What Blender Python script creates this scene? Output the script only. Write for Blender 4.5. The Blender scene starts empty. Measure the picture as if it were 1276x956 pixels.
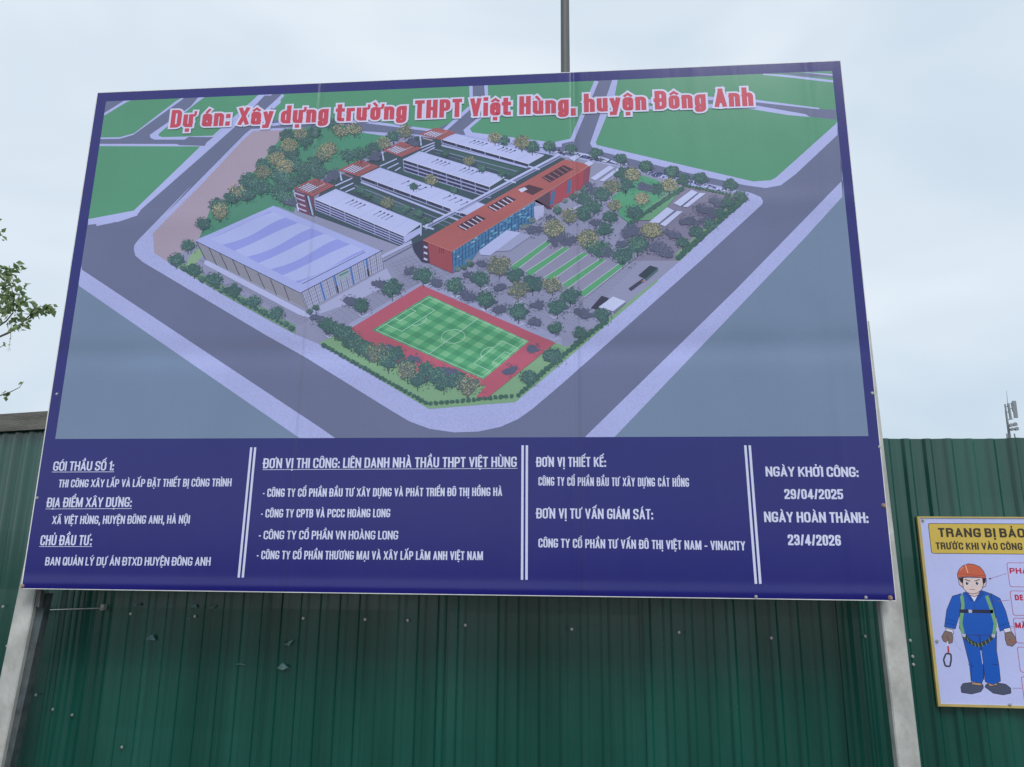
import bpy, math, random, unicodedata
from mathutils import Vector, Matrix, noise
random.seed(7)
sc = bpy.context.scene
COL = sc.collection

# ------------------------------------------------------------------ camera
F_PX, CX, CY = 946.634, 638.0, 478.0           # focal length and centre, for a 1276 px wide frame
AXX = Vector((0.99650228, -0.00938055, -0.08303742))   # world axes seen from the camera (x right, y down, z forward)
AXY = Vector((0.08295139, 0.23129399, 0.96934109))
AXZ = Vector((0.0101131, -0.97283868, 0.23126311))
EYE = Vector((0.0, 0.0, 1.60))
cam = bpy.data.cameras.new('camera'); camo = bpy.data.objects.new('camera', cam); COL.objects.link(camo)
cam.sensor_width = 36.0; cam.lens = 36.0 * F_PX / 1276.0
cam.clip_start = 0.05; cam.clip_end = 3000
camo.matrix_world = Matrix(((AXX[0], -AXX[1], -AXX[2], EYE.x), (AXY[0], -AXY[1], -AXY[2], EYE.y),
                            (AXZ[0], -AXZ[1], -AXZ[2], EYE.z), (0, 0, 0, 1)))
sc.camera = camo

# ------------------------------------------------------------------ sky, sun, exposure
SUN_EL, SUN_AZ = math.radians(50), math.radians(200)   # high, behind the photographer and to the right
w = bpy.data.worlds.new('World'); sc.world = w; w.use_nodes = True
nt = w.node_tree; nt.nodes.clear()
def N(t, typ, **k):
    n = t.nodes.new(typ)
    for a, b in k.items(): setattr(n, a, b)
    return n
sky = N(nt, 'ShaderNodeTexSky'); sky.sky_type = 'NISHITA'; sky.sun_disc = False
sky.sun_elevation = SUN_EL; sky.sun_rotation = SUN_AZ; sky.dust_density = 3.0; sky.air_density = 1.2
bg1 = N(nt, 'ShaderNodeBackground'); bg1.inputs[1].default_value = 0.08
nt.links.new(sky.outputs[0], bg1.inputs[0])
tc = N(nt, 'ShaderNodeTexCoord')
mp = N(nt, 'ShaderNodeMapping'); mp.inputs['Scale'].default_value = (1.0, 1.0, 2.2); mp.inputs['Location'].default_value = (0.35, 0.1, 0.6)
nt.links.new(tc.outputs['Generated'], mp.inputs[0])
no = N(nt, 'ShaderNodeTexNoise'); no.inputs['Scale'].default_value = 2.1; no.inputs['Detail'].default_value = 3.0; no.inputs['Roughness'].default_value = 0.5; no.inputs['Distortion'].default_value = 0.4
nt.links.new(mp.outputs[0], no.inputs['Vector'])
cr = N(nt, 'ShaderNodeValToRGB'); e = cr.color_ramp.elements
e[0].position = 0.34; e[0].color = (0.55, 0.655, 0.765, 1)
e[1].position = 0.68; e[1].color = (0.745, 0.815, 0.88, 1)
nt.links.new(no.outputs['Fac'], cr.inputs[0])
bg2 = N(nt, 'ShaderNodeBackground'); bg2.inputs[1].default_value = 1.0
nt.links.new(cr.outputs[0], bg2.inputs[0])
mixs = N(nt, 'ShaderNodeMixShader'); mixs.inputs[0].default_value = 0.92     # overcast: cloud covers nearly all of the blue
nt.links.new(bg1.outputs[0], mixs.inputs[1]); nt.links.new(bg2.outputs[0], mixs.inputs[2])
wo = N(nt, 'ShaderNodeOutputWorld'); nt.links.new(mixs.outputs[0], wo.inputs[0])
sl = bpy.data.lights.new('sun', 'SUN'); slo = bpy.data.objects.new('sun', sl); COL.objects.link(slo)
sl.energy = 1.5; sl.angle = math.radians(25); sl.color = (1.0, 0.98, 0.96)
sd = Vector((math.sin(SUN_AZ) * -1.0 * math.cos(SUN_EL), math.cos(SUN_AZ) * math.cos(SUN_EL), math.sin(SUN_EL)))
slo.rotation_euler = (-sd).to_track_quat('-Z', 'Y').to_euler()
vs = sc.view_settings; vs.view_transform = 'Standard'; vs.look = 'None'; vs.exposure = 0.2; vs.gamma = 1.0; vs.use_curve_mapping = False

# ------------------------------------------------------------------ projection helpers
def ray(px, py):
    c = Vector((px - CX, py - CY, F_PX))
    return Vector((AXX.dot(c), AXY.dot(c), AXZ.dot(c)))
def at(px, py, Y):
    """the point of the vertical plane y = Y on which the photograph shows pixel (px, py)"""
    r = ray(px, py); return EYE + r * (Y / r.y)
CROP = {'A': (120, 80, 5.104), 'B': (150, 230, 5.084), 'C': (340, 140, 6.375), 'D': (500, 140, 6.375), 'E': (640, 170, 6.375),
        'F': (780, 190, 7.083), 'G': (560, 280, 4.904), 'H': (380, 330, 3.984), 'P1': (0, 60, 3.1875), 'P2': (350, 60, 3.1875),
        'P3': (700, 60, 3.1875), 'P4': (0, 300, 3.1875), 'P5': (350, 300, 3.1875), 'P6': (700, 300, 3.1875),
        'T1': (0, 540, 3.867), 'T2': (300, 540, 3.544), 'T3': (640, 540, 3.9875), 'T4': (900, 540, 4.346),
        'S': (1126, 630, 3.54), 'U': (1140, 635, 7.647), '_': (0, 0, 1.0)}
def ph(crop, *pts):
    x0, y0, s = CROP[crop]
    return [(x0 + x / s, y0 + y / s) for x, y in pts]
def lin(c):
    c = [v / 255.0 for v in c[:3]]
    return tuple(v / 12.92 if v <= 0.04045 else ((v + 0.055) / 1.055) ** 2.4 for v in c)

# ------------------------------------------------------------------ mesh helpers
class MB:
    def __init__(s): s.v = []; s.f = []; s.c = []; s.m = []
    def poly(s, pts, col=(1, 1, 1), pat=0.0, mi=0):
        n = len(s.v); s.v += [tuple(p) for p in pts]; s.f.append(tuple(range(n, n + len(pts)))); s.c.append((*col, pat)); s.m.append(mi)
    def box(s, x0, x1, y0, y1, z0, z1, col=(1, 1, 1)):
        P = [(x, y, z) for x in (x0, x1) for y in (y0, y1) for z in (z0, z1)]
        for q in ((0, 1, 3, 2), (4, 6, 7, 5), (0, 4, 5, 1), (2, 3, 7, 6), (0, 2, 6, 4), (1, 5, 7, 3)): s.poly([P[i] for i in q], col)
    def prism(s, ring0, ring1, caps=True, col=(1, 1, 1)):
        n = len(ring0)
        for i in range(n): s.poly([ring0[i], ring0[(i + 1) % n], ring1[(i + 1) % n], ring1[i]], col)
        if caps: s.poly(list(reversed(ring0)), col); s.poly(ring1, col)
    def tube(s, pts, rads, n=8, col=(1, 1, 1)):
        rings = []
        for i, p in enumerate(pts):
            d = (Vector(pts[min(i + 1, len(pts) - 1)]) - Vector(pts[max(i - 1, 0)])).normalized()
            a = d.cross(Vector((0, 0, 1))); a = a if a.length > .1 else d.cross(Vector((1, 0, 0)))
            a.normalize(); b = d.cross(a)
            rings.append([Vector(p) + (a * math.cos(2 * math.pi * k / n) + b * math.sin(2 * math.pi * k / n)) * rads[i] for k in range(n)])
        for i in range(len(rings) - 1):
            for k in range(n): s.poly([rings[i][k], rings[i][(k + 1) % n], rings[i + 1][(k + 1) % n], rings[i + 1][k]], col)
        s.poly(list(reversed(rings[0])), col); s.poly(rings[-1], col)
    def build(s, name, mat, parent=None, root=None, smooth=False, bevel=0, weld=True):
        off = Vector((0, 0, 0))
        if root is not None: off = Vector(root)
        elif parent is not None:
            p = parent
            while p: off += p.location; p = p.parent
        me = bpy.data.meshes.new(name)
        me.from_pydata([tuple(Vector(v) - off) for v in s.v], [], s.f)
        for m in (mat if isinstance(mat, list) else [mat]): me.materials.append(m)
        if isinstance(mat, list): me.polygons.foreach_set('material_index', s.m)
        at_ = me.color_attributes.new('Col', 'FLOAT_COLOR', 'CORNER')
        buf = []
        for f, c in zip(s.f, s.c): buf += list(c) * len(f)
        at_.data.foreach_set('color', buf)
        if smooth: me.polygons.foreach_set('use_smooth', [True] * len(me.polygons))
        me.update()
        o = bpy.data.objects.new(name, me); COL.objects.link(o)
        if parent is not None: o.parent = parent
        elif root is not None: o.location = root
        if bevel:
            import bmesh
            bm = bmesh.new(); bm.from_mesh(me); bmesh.ops.remove_doubles(bm, verts=bm.verts, dist=1e-5)
            bmesh.ops.bevel(bm, geom=[g for g in bm.edges], offset=bevel, segments=2, profile=.5, affect='EDGES'); bm.to_mesh(me); bm.free()
        return o
def thing(name, loc, label, cat, group=None):
    o = bpy.data.objects.new(name, None); COL.objects.link(o); o.location = loc; o.empty_display_size = .1
    return tag(o, label, cat, group)
def tag(o, label, cat, group=None):
    o['label'] = label; o['category'] = cat
    if group: o['group'] = group
    return o

# ------------------------------------------------------------------ materials
def mat(name, base, rough=.5, metal=0., ior=1.5, vary=.15, scale=4., bump=0., bscale=30., stretch=(1, 1, 1), dirt=None, dirt_scale=2., dirt_amt=.5, dirt_stretch=(1, 1, 1), rvary=.0):
    m = bpy.data.materials.new(name); m.use_nodes = True; t = m.node_tree; b = t.nodes['Principled BSDF']
    b.inputs['Roughness'].default_value = rough; b.inputs['Metallic'].default_value = metal; b.inputs['IOR'].default_value = ior
    tcn = N(t, 'ShaderNodeTexCoord'); mpn = N(t, 'ShaderNodeMapping'); mpn.inputs['Scale'].default_value = stretch
    t.links.new(tcn.outputs['Object'], mpn.inputs[0])
    n1 = N(t, 'ShaderNodeTexNoise'); n1.inputs['Scale'].default_value = scale; n1.inputs['Detail'].default_value = 6
    t.links.new(mpn.outputs[0], n1.inputs['Vector'])
    r = N(t, 'ShaderNodeValToRGB'); r.color_ramp.elements[0].position = .3; r.color_ramp.elements[1].position = .7
    r.color_ramp.elements[0].color = (*[c * (1 - vary) for c in base], 1); r.color_ramp.elements[1].color = (*[min(1, c * (1 + vary)) for c in base], 1)
    t.links.new(n1.outputs['Fac'], r.inputs[0]); out = r.outputs[0]
    if dirt:
        mp2 = N(t, 'ShaderNodeMapping'); mp2.inputs['Scale'].default_value = dirt_stretch; t.links.new(tcn.outputs['Object'], mp2.inputs[0])
        n2 = N(t, 'ShaderNodeTexNoise'); n2.inputs['Scale'].default_value = dirt_scale; n2.inputs['Detail'].default_value = 8; n2.inputs['Roughness'].default_value = .65
        t.links.new(mp2.outputs[0], n2.inputs['Vector'])
        r2 = N(t, 'ShaderNodeValToRGB'); r2.color_ramp.elements[0].position = .5; r2.color_ramp.elements[1].position = .72
        r2.color_ramp.elements[0].color = (0, 0, 0, 1); r2.color_ramp.elements[1].color = (dirt_amt,) * 3 + (1,)
        t.links.new(n2.outputs['Fac'], r2.inputs[0])
        mx = N(t, 'ShaderNodeMix', data_type='RGBA'); t.links.new(r2.outputs[0], mx.inputs[0]); t.links.new(out, mx.inputs[6]); mx.inputs[7].default_value = (*dirt, 1)
        out = mx.outputs[2]
    t.links.new(out, b.inputs['Base Color'])
    if rvary:
        ma = N(t, 'ShaderNodeMapRange'); ma.inputs[1].default_value = .3; ma.inputs[2].default_value = .7; ma.inputs[3].default_value = rough - rvary; ma.inputs[4].default_value = rough + rvary
        t.links.new(n1.outputs['Fac'], ma.inputs[0]); t.links.new(ma.outputs[0], b.inputs['Roughness'])
    if bump:
        n3 = N(t, 'ShaderNodeTexNoise'); n3.inputs['Scale'].default_value = bscale; n3.inputs['Detail'].default_value = 5; t.links.new(mpn.outputs[0], n3.inputs['Vector'])
        bp = N(t, 'ShaderNodeBump'); bp.inputs['Strength'].default_value = bump; bp.inputs['Distance'].default_value = .02
        t.links.new(n3.outputs['Fac'], bp.inputs['Height']); t.links.new(bp.outputs[0], b.inputs['Normal'])
    return m
GAIN = 0.93      # what a fully white surface facing the photographer returns in this light (linear)
def printcol(c, veil=(0.02, 0.024, 0.03)):
    l = lin(c); return tuple(min(.93, max(0.002, (v - x) / GAIN)) for v, x in zip(l, veil))

def print_material(name, ridges=(), rough=.34, ior=1.5, wrinkle=.25):
    """printed vinyl: colour from the print, sheen and the soft ridges of the frame behind"""
    m = bpy.data.materials.new(name); m.use_nodes = True; t = m.node_tree; b = t.nodes['Principled BSDF']
    b.inputs['Roughness'].default_value = rough; b.inputs['IOR'].default_value = ior
    ca = N(t, 'ShaderNodeVertexColor'); ca.layer_name = 'Col'
    tcn = N(t, 'ShaderNodeTexCoord')
    # small paver pattern, printed, only where the print's alpha asks for it
    br = N(t, 'ShaderNodeTexVoronoi'); br.inputs['Scale'].default_value = 130.0; t.links.new(tcn.outputs['Object'], br.inputs['Vector'])
    mr = N(t, 'ShaderNodeMapRange'); mr.inputs[1].default_value = 0; mr.inputs[2].default_value = .75; mr.inputs[3].default_value = 1.05; mr.inputs[4].default_value = .86
    t.links.new(br.outputs['Distance'], mr.inputs[0])
    mm = N(t, 'ShaderNodeMath', operation='SUBTRACT'); t.links.new(mr.outputs[0], mm.inputs[0]); mm.inputs[1].default_value = 1.0
    m2 = N(t, 'ShaderNodeMath', operation='MULTIPLY_ADD'); t.links.new(mm.outputs[0], m2.inputs[0]); t.links.new(ca.outputs['Alpha'], m2.inputs[1]); m2.inputs[2].default_value = 1.0
    # faint fading and dust
    nn = N(t, 'ShaderNodeTexNoise'); nn.inputs['Scale'].default_value = 2.2; nn.inputs['Detail'].default_value = 8; t.links.new(tcn.outputs['Object'], nn.inputs['Vector'])
    m3 = N(t, 'ShaderNodeMapRange'); m3.inputs[1].default_value = .3; m3.inputs[2].default_value = .7; m3.inputs[3].default_value = .95; m3.inputs[4].default_value = 1.05
    t.links.new(nn.outputs['Fac'], m3.inputs[0])
    n5 = N(t, 'ShaderNodeTexNoise'); n5.inputs['Scale'].default_value = 85; n5.inputs['Detail'].default_value = 4; t.links.new(tcn.outputs['Object'], n5.inputs['Vector'])
    m5 = N(t, 'ShaderNodeMapRange'); m5.inputs[1].default_value = .3; m5.inputs[2].default_value = .7; m5.inputs[3].default_value = .97; m5.inputs[4].default_value = 1.03; t.links.new(n5.outputs['Fac'], m5.inputs[0])
    m6 = N(t, 'ShaderNodeMath', operation='MULTIPLY'); t.links.new(m2.outputs[0], m6.inputs[0]); t.links.new(m5.outputs[0], m6.inputs[1]); m2 = m6
    m4 = N(t, 'ShaderNodeMath', operation='MULTIPLY'); t.links.new(m2.outputs[0], m4.inputs[0]); t.links.new(m3.outputs[0], m4.inputs[1])
    vm = N(t, 'ShaderNodeVectorMath', operation='SCALE'); t.links.new(ca.outputs['Color'], vm.inputs[0]); t.links.new(m4.outputs[0], vm.inputs['Scale'])
    t.links.new(vm.outputs[0], b.inputs['Base Color'])
    # relief
    sep = N(t, 'ShaderNodeSeparateXYZ'); t.links.new(tcn.outputs['Object'], sep.inputs[0])
    wn = N(t, 'ShaderNodeTexNoise'); wn.inputs['Scale'].default_value = 1.1; wn.inputs['Detail'].default_value = 2
    wm = N(t, 'ShaderNodeMapping'); wm.inputs['Scale'].default_value = (1.6, 1, .5); t.links.new(tcn.outputs['Object'], wm.inputs[0]); t.links.new(wm.outputs[0], wn.inputs['Vector'])
    h = N(t, 'ShaderNodeMath', operation='MULTIPLY'); t.links.new(wn.outputs['Fac'], h.inputs[0]); h.inputs[1].default_value = wrinkle; hh = h.outputs[0]
    w2 = N(t, 'ShaderNodeTexNoise'); w2.inputs['Scale'].default_value = 5.0; w2.inputs['Detail'].default_value = 3; w2.inputs['Distortion'].default_value = .6
    w3 = N(t, 'ShaderNodeMapping'); w3.inputs['Scale'].default_value = (2.2, 1, .35); t.links.new(tcn.outputs['Object'], w3.inputs[0]); t.links.new(w3.outputs[0], w2.inputs['Vector'])
    h2 = N(t, 'ShaderNodeMath', operation='MULTIPLY_ADD'); t.links.new(w2.outputs['Fac'], h2.inputs[0]); h2.inputs[1].default_value = wrinkle * .16; t.links.new(hh, h2.inputs[2]); hh = h2.outputs[0]
    for ax, pos, width, amt in ridges:
        a = N(t, 'ShaderNodeMath', operation='SUBTRACT'); t.links.new(sep.outputs[ax], a.inputs[0]); a.inputs[1].default_value = pos
        a2 = N(t, 'ShaderNodeMath', operation='DIVIDE'); t.links.new(a.outputs[0], a2.inputs[0]); a2.inputs[1].default_value = width
        a3 = N(t, 'ShaderNodeMath', operation='POWER'); a3.inputs[1].default_value = 2.0
        ab = N(t, 'ShaderNodeMath', operation='ABSOLUTE'); t.links.new(a2.outputs[0], ab.inputs[0]); t.links.new(ab.outputs[0], a3.inputs[0])
        a4 = N(t, 'ShaderNodeMath', operation='MULTIPLY'); t.links.new(a3.outputs[0], a4.inputs[0]); a4.inputs[1].default_value = -1.0
        a5 = N(t, 'ShaderNodeMath', operation='EXPONENT'); t.links.new(a4.outputs[0], a5.inputs[0])
        a6 = N(t, 'ShaderNodeMath', operation='MULTIPLY_ADD'); t.links.new(a5.outputs[0], a6.inputs[0]); a6.inputs[1].default_value = amt; t.links.new(hh, a6.inputs[2]); hh = a6.outputs[0]
    bp = N(t, 'ShaderNodeBump'); bp.inputs['Strength'].default_value = 1.0; bp.inputs['Distance'].default_value = .03
    t.links.new(hh, bp.inputs['Height']); t.links.new(bp.outputs[0], b.inputs['Normal'])
    return m

M = {}
M['fence'] = mat('green_painted_steel', (0.003, 0.074, 0.053), rough=.22, ior=1.72, vary=.25, scale=1.3, stretch=(3, 3, .35), dirt=(.05, .11, .09), dirt_scale=3.0, dirt_amt=.16, dirt_stretch=(14, 14, .35), bump=.05, bscale=9, rvary=.06)
M['galv'] = mat('galvanised_steel', (.56, .555, .52), rough=.5, metal=.25, vary=.22, scale=9, stretch=(1, 1, .6), bump=.12, bscale=40, dirt=(.33, .31, .27), dirt_scale=5, dirt_amt=.6)
M['galv_dark'] = mat('weathered_steel', (.16, .16, .16), rough=.6, metal=.3, vary=.3, scale=12, dirt=(.10, .07, .05), dirt_scale=6, dirt_amt=.6)
M['side_shade'] = mat('side_shade_steel', (.085, .105, .11), rough=.55, metal=.2, vary=.4, scale=14, dirt=(.16, .17, .16), dirt_scale=9, dirt_amt=.6)  # mottled dark steel; its darkness is the post side's shade put into colour
M['screw'] = mat('screw_steel', (.55, .54, .52), rough=.35, metal=.7, vary=.15, scale=40)
M['rust'] = mat('rusty_screw_steel', (.36, .24, .19), rough=.6, metal=.3, vary=.3, scale=60)
M['cap'] = mat('weathered_cap_board', (.14, .135, .12), rough=.75, vary=.3, scale=3, stretch=(.6, 4, 8), dirt=(.22, .21, .19), dirt_scale=4, dirt_amt=.5, bump=.3, bscale=20)
M['back'] = mat('white_panel_back', (.7, .71, .72), rough=.6, vary=.05)
M['edge'] = mat('white_panel_edge', (.78, .78, .76), rough=.5, vary=.12, scale=8)
M['yellow'] = mat('yellow_edging', (.52, .40, .13), rough=.5, vary=.15, scale=8)
M['scrap'] = mat('faded_tape_scrap', (.10, .20, .19), rough=.5, vary=.5, scale=30)
M['pole'] = mat('grey_pole_steel', (.115, .12, .125), rough=.55, metal=.2, vary=.18, scale=3, stretch=(8, 8, .4), dirt=(.2, .19, .17), dirt_scale=3, dirt_amt=.4, dirt_stretch=(9, 9, .5))
M['mast'] = mat('mast_paint', (.25, .27, .29), rough=.6, vary=.15)
M['antenna'] = mat('antenna_plastic', (.24, .27, .29), rough=.5, vary=.1)
M['bark'] = mat('tree_bark', (.16, .14, .11), rough=.9, vary=.35, scale=12, stretch=(1, 1, .3), bump=.6, bscale=25)
M['ground'] = mat('packed_earth', (.12, .11, .085), rough=.95, vary=.25, scale=.8, bump=.5, bscale=6, dirt=(.11, .12, .07), dirt_scale=.5, dirt_amt=.7)
M['paving'] = mat('asphalt_paving', (.055, .055, .056), rough=.9, vary=.12, scale=2, bump=.2, bscale=40, dirt=(.09, .085, .08), dirt_scale=1.2, dirt_amt=.5)
lf = mat('leaf_green', (.20, .27, .115), rough=.55, vary=.45, scale=9)
lf.node_tree.nodes['Principled BSDF'].inputs['Transmission Weight'].default_value = 0
tr = lf.node_tree.nodes.new('ShaderNodeBsdfTranslucent'); tr.inputs[0].default_value = (.26, .38, .17, 1)
mxs = lf.node_tree.nodes.new('ShaderNodeMixShader'); mxs.inputs[0].default_value = .35
o_ = [n for n in lf.node_tree.nodes if n.type == 'OUTPUT_MATERIAL'][0]
lf.node_tree.links.new(lf.node_tree.nodes['Principled BSDF'].outputs[0], mxs.inputs[1]); lf.node_tree.links.new(tr.outputs[0], mxs.inputs[2]); lf.node_tree.links.new(mxs.outputs[0], o_.inputs[0])
M['leaf'] = lf

# ------------------------------------------------------------------ the setting: ground and paving
g = MB(); n_ = 24
for i in range(n_):
    for j in range(n_):
        xs = [(-1 + 2 * k / n_) for k in (i, i + 1)]; ys = [(-1 + 2 * k / n_) for k in (j, j + 1)]
        fx = lambda u: 900 * u * abs(u)
        g.poly([(fx(xs[0]), fx(ys[0]), 0), (fx(xs[1]), fx(ys[0]), 0), (fx(xs[1]), fx(ys[1]), 0), (fx(xs[0]), fx(ys[1]), 0)])
go = g.build('ground', M['ground']); go['kind'] = 'structure'
YB = 3.973            # front face of the billboard
YF = 4.36             # middle plane of the fence
pv = MB(); pv.box(-14, 14, -3.0, YF - .12, -.05, .05); po = pv.build('pavement', M['paving']); po['kind'] = 'structure'

# ------------------------------------------------------------------ billboard
TL, TR, BR, BL = at(122, 116, YB), at(1047, 76, YB), at(1116, 748, YB), at(27, 733, YB)
BX0, BX1 = (TL.x + BL.x) / 2, (TR.x + BR.x) / 2
BZ0, BZ1 = (BL.z + BR.z) / 2, (TL.z + TR.z) / 2
BC = (BX0 + BX1) / 2
board = thing('billboard', (BC, YB + .06, 0), 'large blue bordered project billboard with aerial campus picture on two steel posts', 'billboard')
def bx(px, py): return at(px, py, YB)
OB = Vector((BC, YB + .06, 0))
rel = lambda px, py: bx(px, py) - OB
ridges = [(0, rel(378, 400).x, .016, -.26), (0, rel(719, 450).x, .016, -.26), (0, rel(1038, 450).x, .03, .08), (0, rel(560, 450).x, .05, .04), (0, rel(884, 450).x, .05, .03),
          (2, rel(638, 436).z, .08, -.3), (2, rel(638, 262).z, .08, .1), (2, rel(638, 735).z, .03, .08)]
M['print'] = print_material('printed_vinyl', ridges, rough=.20, ior=1.64)
M['print_plain'] = print_material('printed_poster', [], rough=.3, ior=1.6, wrinkle=.5)
NAVY = printcol((30, 30, 120))
WHITE = printcol((212, 216, 252))
pm = MB()
pm.box(BX0 + .001, BX1 - .001, YB + .002, YB + .022, BZ0 + .001, BZ1 - .001); pm.build('panel', M['back'], board)
# white edge trim, mitred strips round the panel
for (a, b, c, d) in ((BX0 - .006, BX0, BZ0, BZ1), (BX1, BX1 + .004, BZ0, BZ1), (BX0 - .006, BX1 + .004, BZ1, BZ1 + .004), (BX0 - .006, BX1 + .004, BZ0 - .004, BZ0)):
    q = MB(); q.box(a, b, YB + .0005, YB + .024, c, d); q.build('edge_trim', M['edge'], board)

# the print: flat sheets, each a hair above the one below
STEP = 0.0000022
class Print:
    def __init__(s, Y): s.Y = Y; s.k = 0; s.mb = MB(); s.clip = None; s.j = 0
    def add(s, pts, col, pat=0., z=None, conv=True):
        if z is None: s.k += 1; z = s.k * STEP
        c = printcol(col) if conv else col
        P = [at(x, y, s.Y) for x, y in pts]
        P = [(min(max(p.x, s.clip[0]), s.clip[1]), s.Y - z, min(max(p.z, s.clip[2]), s.clip[3])) if s.clip else (p.x, s.Y - z, p.z) for p in P]
        s.mb.poly(P, c, pat)
    def line(s, pts, wpx, col, **k):
        if 'z' not in k: s.k += 1; k['z'] = s.k * STEP
        zb_ = k.pop('z')
        for (x0, y0), (x1, y1) in zip(pts[:-1], pts[1:]):
            s.j += 1
            L = math.hypot(x1 - x0, y1 - y0) or 1; nx, ny = -(y1 - y0) / L * wpx / 2, (x1 - x0) / L * wpx / 2
            s.add([(x0 + nx, y0 + ny), (x1 + nx, y1 + ny), (x1 - nx, y1 - ny), (x0 - nx, y0 - ny)], col, z=zb_ + (s.j % 4) * 1e-6, **k)
# navy ground of the print, all over
nb = MB(); nb.poly([(BX0, YB, BZ0), (BX1, YB, BZ0), (BX1, YB, BZ1), (BX0, YB, BZ1)], NAVY); nb.build('printed_sheet', M['print'], board)
# picture frame inside the border
pTL, pTR, pBR, pBL = bx(130, 127.3), bx(1037, 87.6), bx(1081.8, 542), bx(71, 548.5)
pr = Print(YB - .0003)
pr.clip = ((pTL.x + pBL.x) / 2, (pTR.x + pBR.x) / 2, (pBL.z + pBR.z) / 2, (pTL.z + pTR.z) / 2)
ASPH, WALK, GREEN, LAND, PAVE = (108, 115, 150), (180, 186, 238), (86, 152, 122), (118, 138, 168), (148, 150, 184)
PINK, GRASS, LAWN = (172, 156, 178), (80, 140, 120), (128, 168, 134)
pr.add([(0, 0), (1276, 0), (1276, 600), (0, 600)], ASPH)
# land and kerb bands at the two lower corners
pr.add(ph('P4', (300, 170), (330, 185), (1200, 790), (200, 800)), LAND)
pr.add(ph('P4', (300, 100), (325, 115), (1275, 745), (1330, 785), (1190, 785), (315, 180), (300, 172)), WALK, .8)
pr.add(ph('P6', (115, 790), (1240, 790), (1300, -370), (1115, -175), (955, 0)), LAND)
pr.add(ph('P6', (92, 790), (210, 790), (955, 0)) + ph('P3', (1115, 590), (1250, 450), (1250, 390), (1115, 525), (695, 956)), WALK, .8)
# top left fields
pr.add(ph('A', (0, 320), (200, 190), (560, 190), (540, 230), (235, 450), (150, 475), (0, 478)), WALK)
pr.add(ph('A', (0, 330), (175, 240), (190, 200), (540, 200), (500, 240), (240, 440), (150, 465), (0, 468)), GREEN)
pr.add(ph('A', (0, 190), (130, 190), (130, 245), (50, 310), (0, 320)), ASPH)
pr.line(ph('A', (50, 318), (180, 240), (215, 215)), 3.2, WALK)
pr.add(ph('A', (650, 190), (1060, 190), (1040, 220), (740, 470), (590, 462), (560, 480), (370, 480), (345, 470), (340, 450), (600, 270)), WALK)
pr.add(ph('A', (690, 190), (1030, 190), (1000, 225), (740, 455), (420, 465), (395, 455), (400, 440), (640, 245)), GREEN)
pr.add(ph('A', (590, 464), (745, 464), (720, 485), (560, 480)), ASPH)
pr.add(ph('A', (0, 508), (510, 508), (530, 516), (690, 520), (890, 340), (1000, 230), (1065, 190), (1120, 190), (250, 955), (100, 1010), (0, 1030)), WALK)
pr.add(ph('A', (1040, 190), (1085, 190), (700, 500), (690, 520), (900, 340)), WALK)
pr.add(ph('A', (0, 522), (530, 523), (660, 523), (640, 545), (235, 935), (170, 955), (0, 1010), (-150, 1010), (-100, 522)), GREEN)
pr.add(ph('P1', (330, 680), (560, 640), (545, 665), (470, 690), (350, 702)), WALK)
pr.add(ph('A', (1120, 190), (1060, 205), (240, 950), (330, 955), (1210, 200)), ASPH) if False else None
pr.add(ph('A', (1070, 200), (1200, 200), (1150, 270), (950, 420), (440, 955), (260, 955), (700, 560), (880, 400)), ASPH)
pr.line(ph('A', (1205, 205), (1120, 280)), 3.6, WALK)
pr.add(ph('A', (1215, 200), (1500, 200), (1500, 355), (1130, 355), (1140, 275)), GREEN)
# top middle fields (between the roads, behind the title)
pr.add(ph('P2', (0, 170), (750, 150), (750, 250), (640, 330), (520, 320), (320, 290), (0, 300)), GREEN)
pr.add(ph('P2', (-60, 310), (330, 290), (540, 320), (560, 350), (320, 335), (-60, 345)), ASPH)
pr.line(ph('P2', (10, 185), (-70, 260)), 4, WALK)
pr.line(ph('P2', (-60, 308), (60, 292), (330, 292), (500, 314), (640, 332)), 3.2, WALK)
pr.line(ph('P2', (320, 335), (480, 352), (570, 360)), 3.2, WALK)
pr.add(ph('P2', (765, 140), (805, 140), (810, 240), (720, 345), (560, 345), (700, 285), (760, 230)), ASPH)
pr.line(ph('P2', (755, 140), (757, 230), (640, 335)), 4.2, WALK)
pr.add(ph('P2', (808, 130), (1260, 130), (1240, 200), (1165, 390), (1050, 395), (735, 350), (725, 325), (815, 250)), WALK)
pr.add(ph('P2', (822, 130), (1245, 130), (1150, 360), (1080, 375), (760, 335), (750, 320), (825, 255)), GREEN)
# far road north of the school and the big field on the right
pr.add(ph('P3', (140, 120), (205, 120), (205, 190), (110, 370), (110, 400), (0, 400), (0, 380), (40, 370)), ASPH)
pr.line(ph('P3', (140, 130), (40, 370)), 4.5, WALK)
pr.add(ph('P3', (200, 120), (1110, 90), (1110, 300), (1095, 345), (930, 500), (870, 545), (810, 556), (730, 545), (520, 500), (130, 405), (112, 380)), WALK, .4)
pr.add(ph('P3', (222, 120), (1110, 90), (1110, 290), (1090, 300), (850, 515), (830, 525), (760, 530), (140, 385), (135, 375), (210, 190)), GREEN)
pr.add(ph('P3', (540, 200), (760, 205), (980, 240), (1090, 245), (1090, 285), (985, 272), (760, 235), (540, 212)), ASPH)
pr.add(ph('P3', (320, 205), (540, 190), (760, 204), (1025, 238), (1020, 243), (760, 214), (540, 205), (320, 220)), WALK)
pr.add(ph('P3', (320, 232), (540, 222), (760, 226), (970, 263), (985, 274), (900, 266), (750, 242), (540, 236), (320, 245)), WALK)
pr.add(ph('P3', (860, 92), (1090, 100), (1090, 118), (950, 112)), ASPH)
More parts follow.
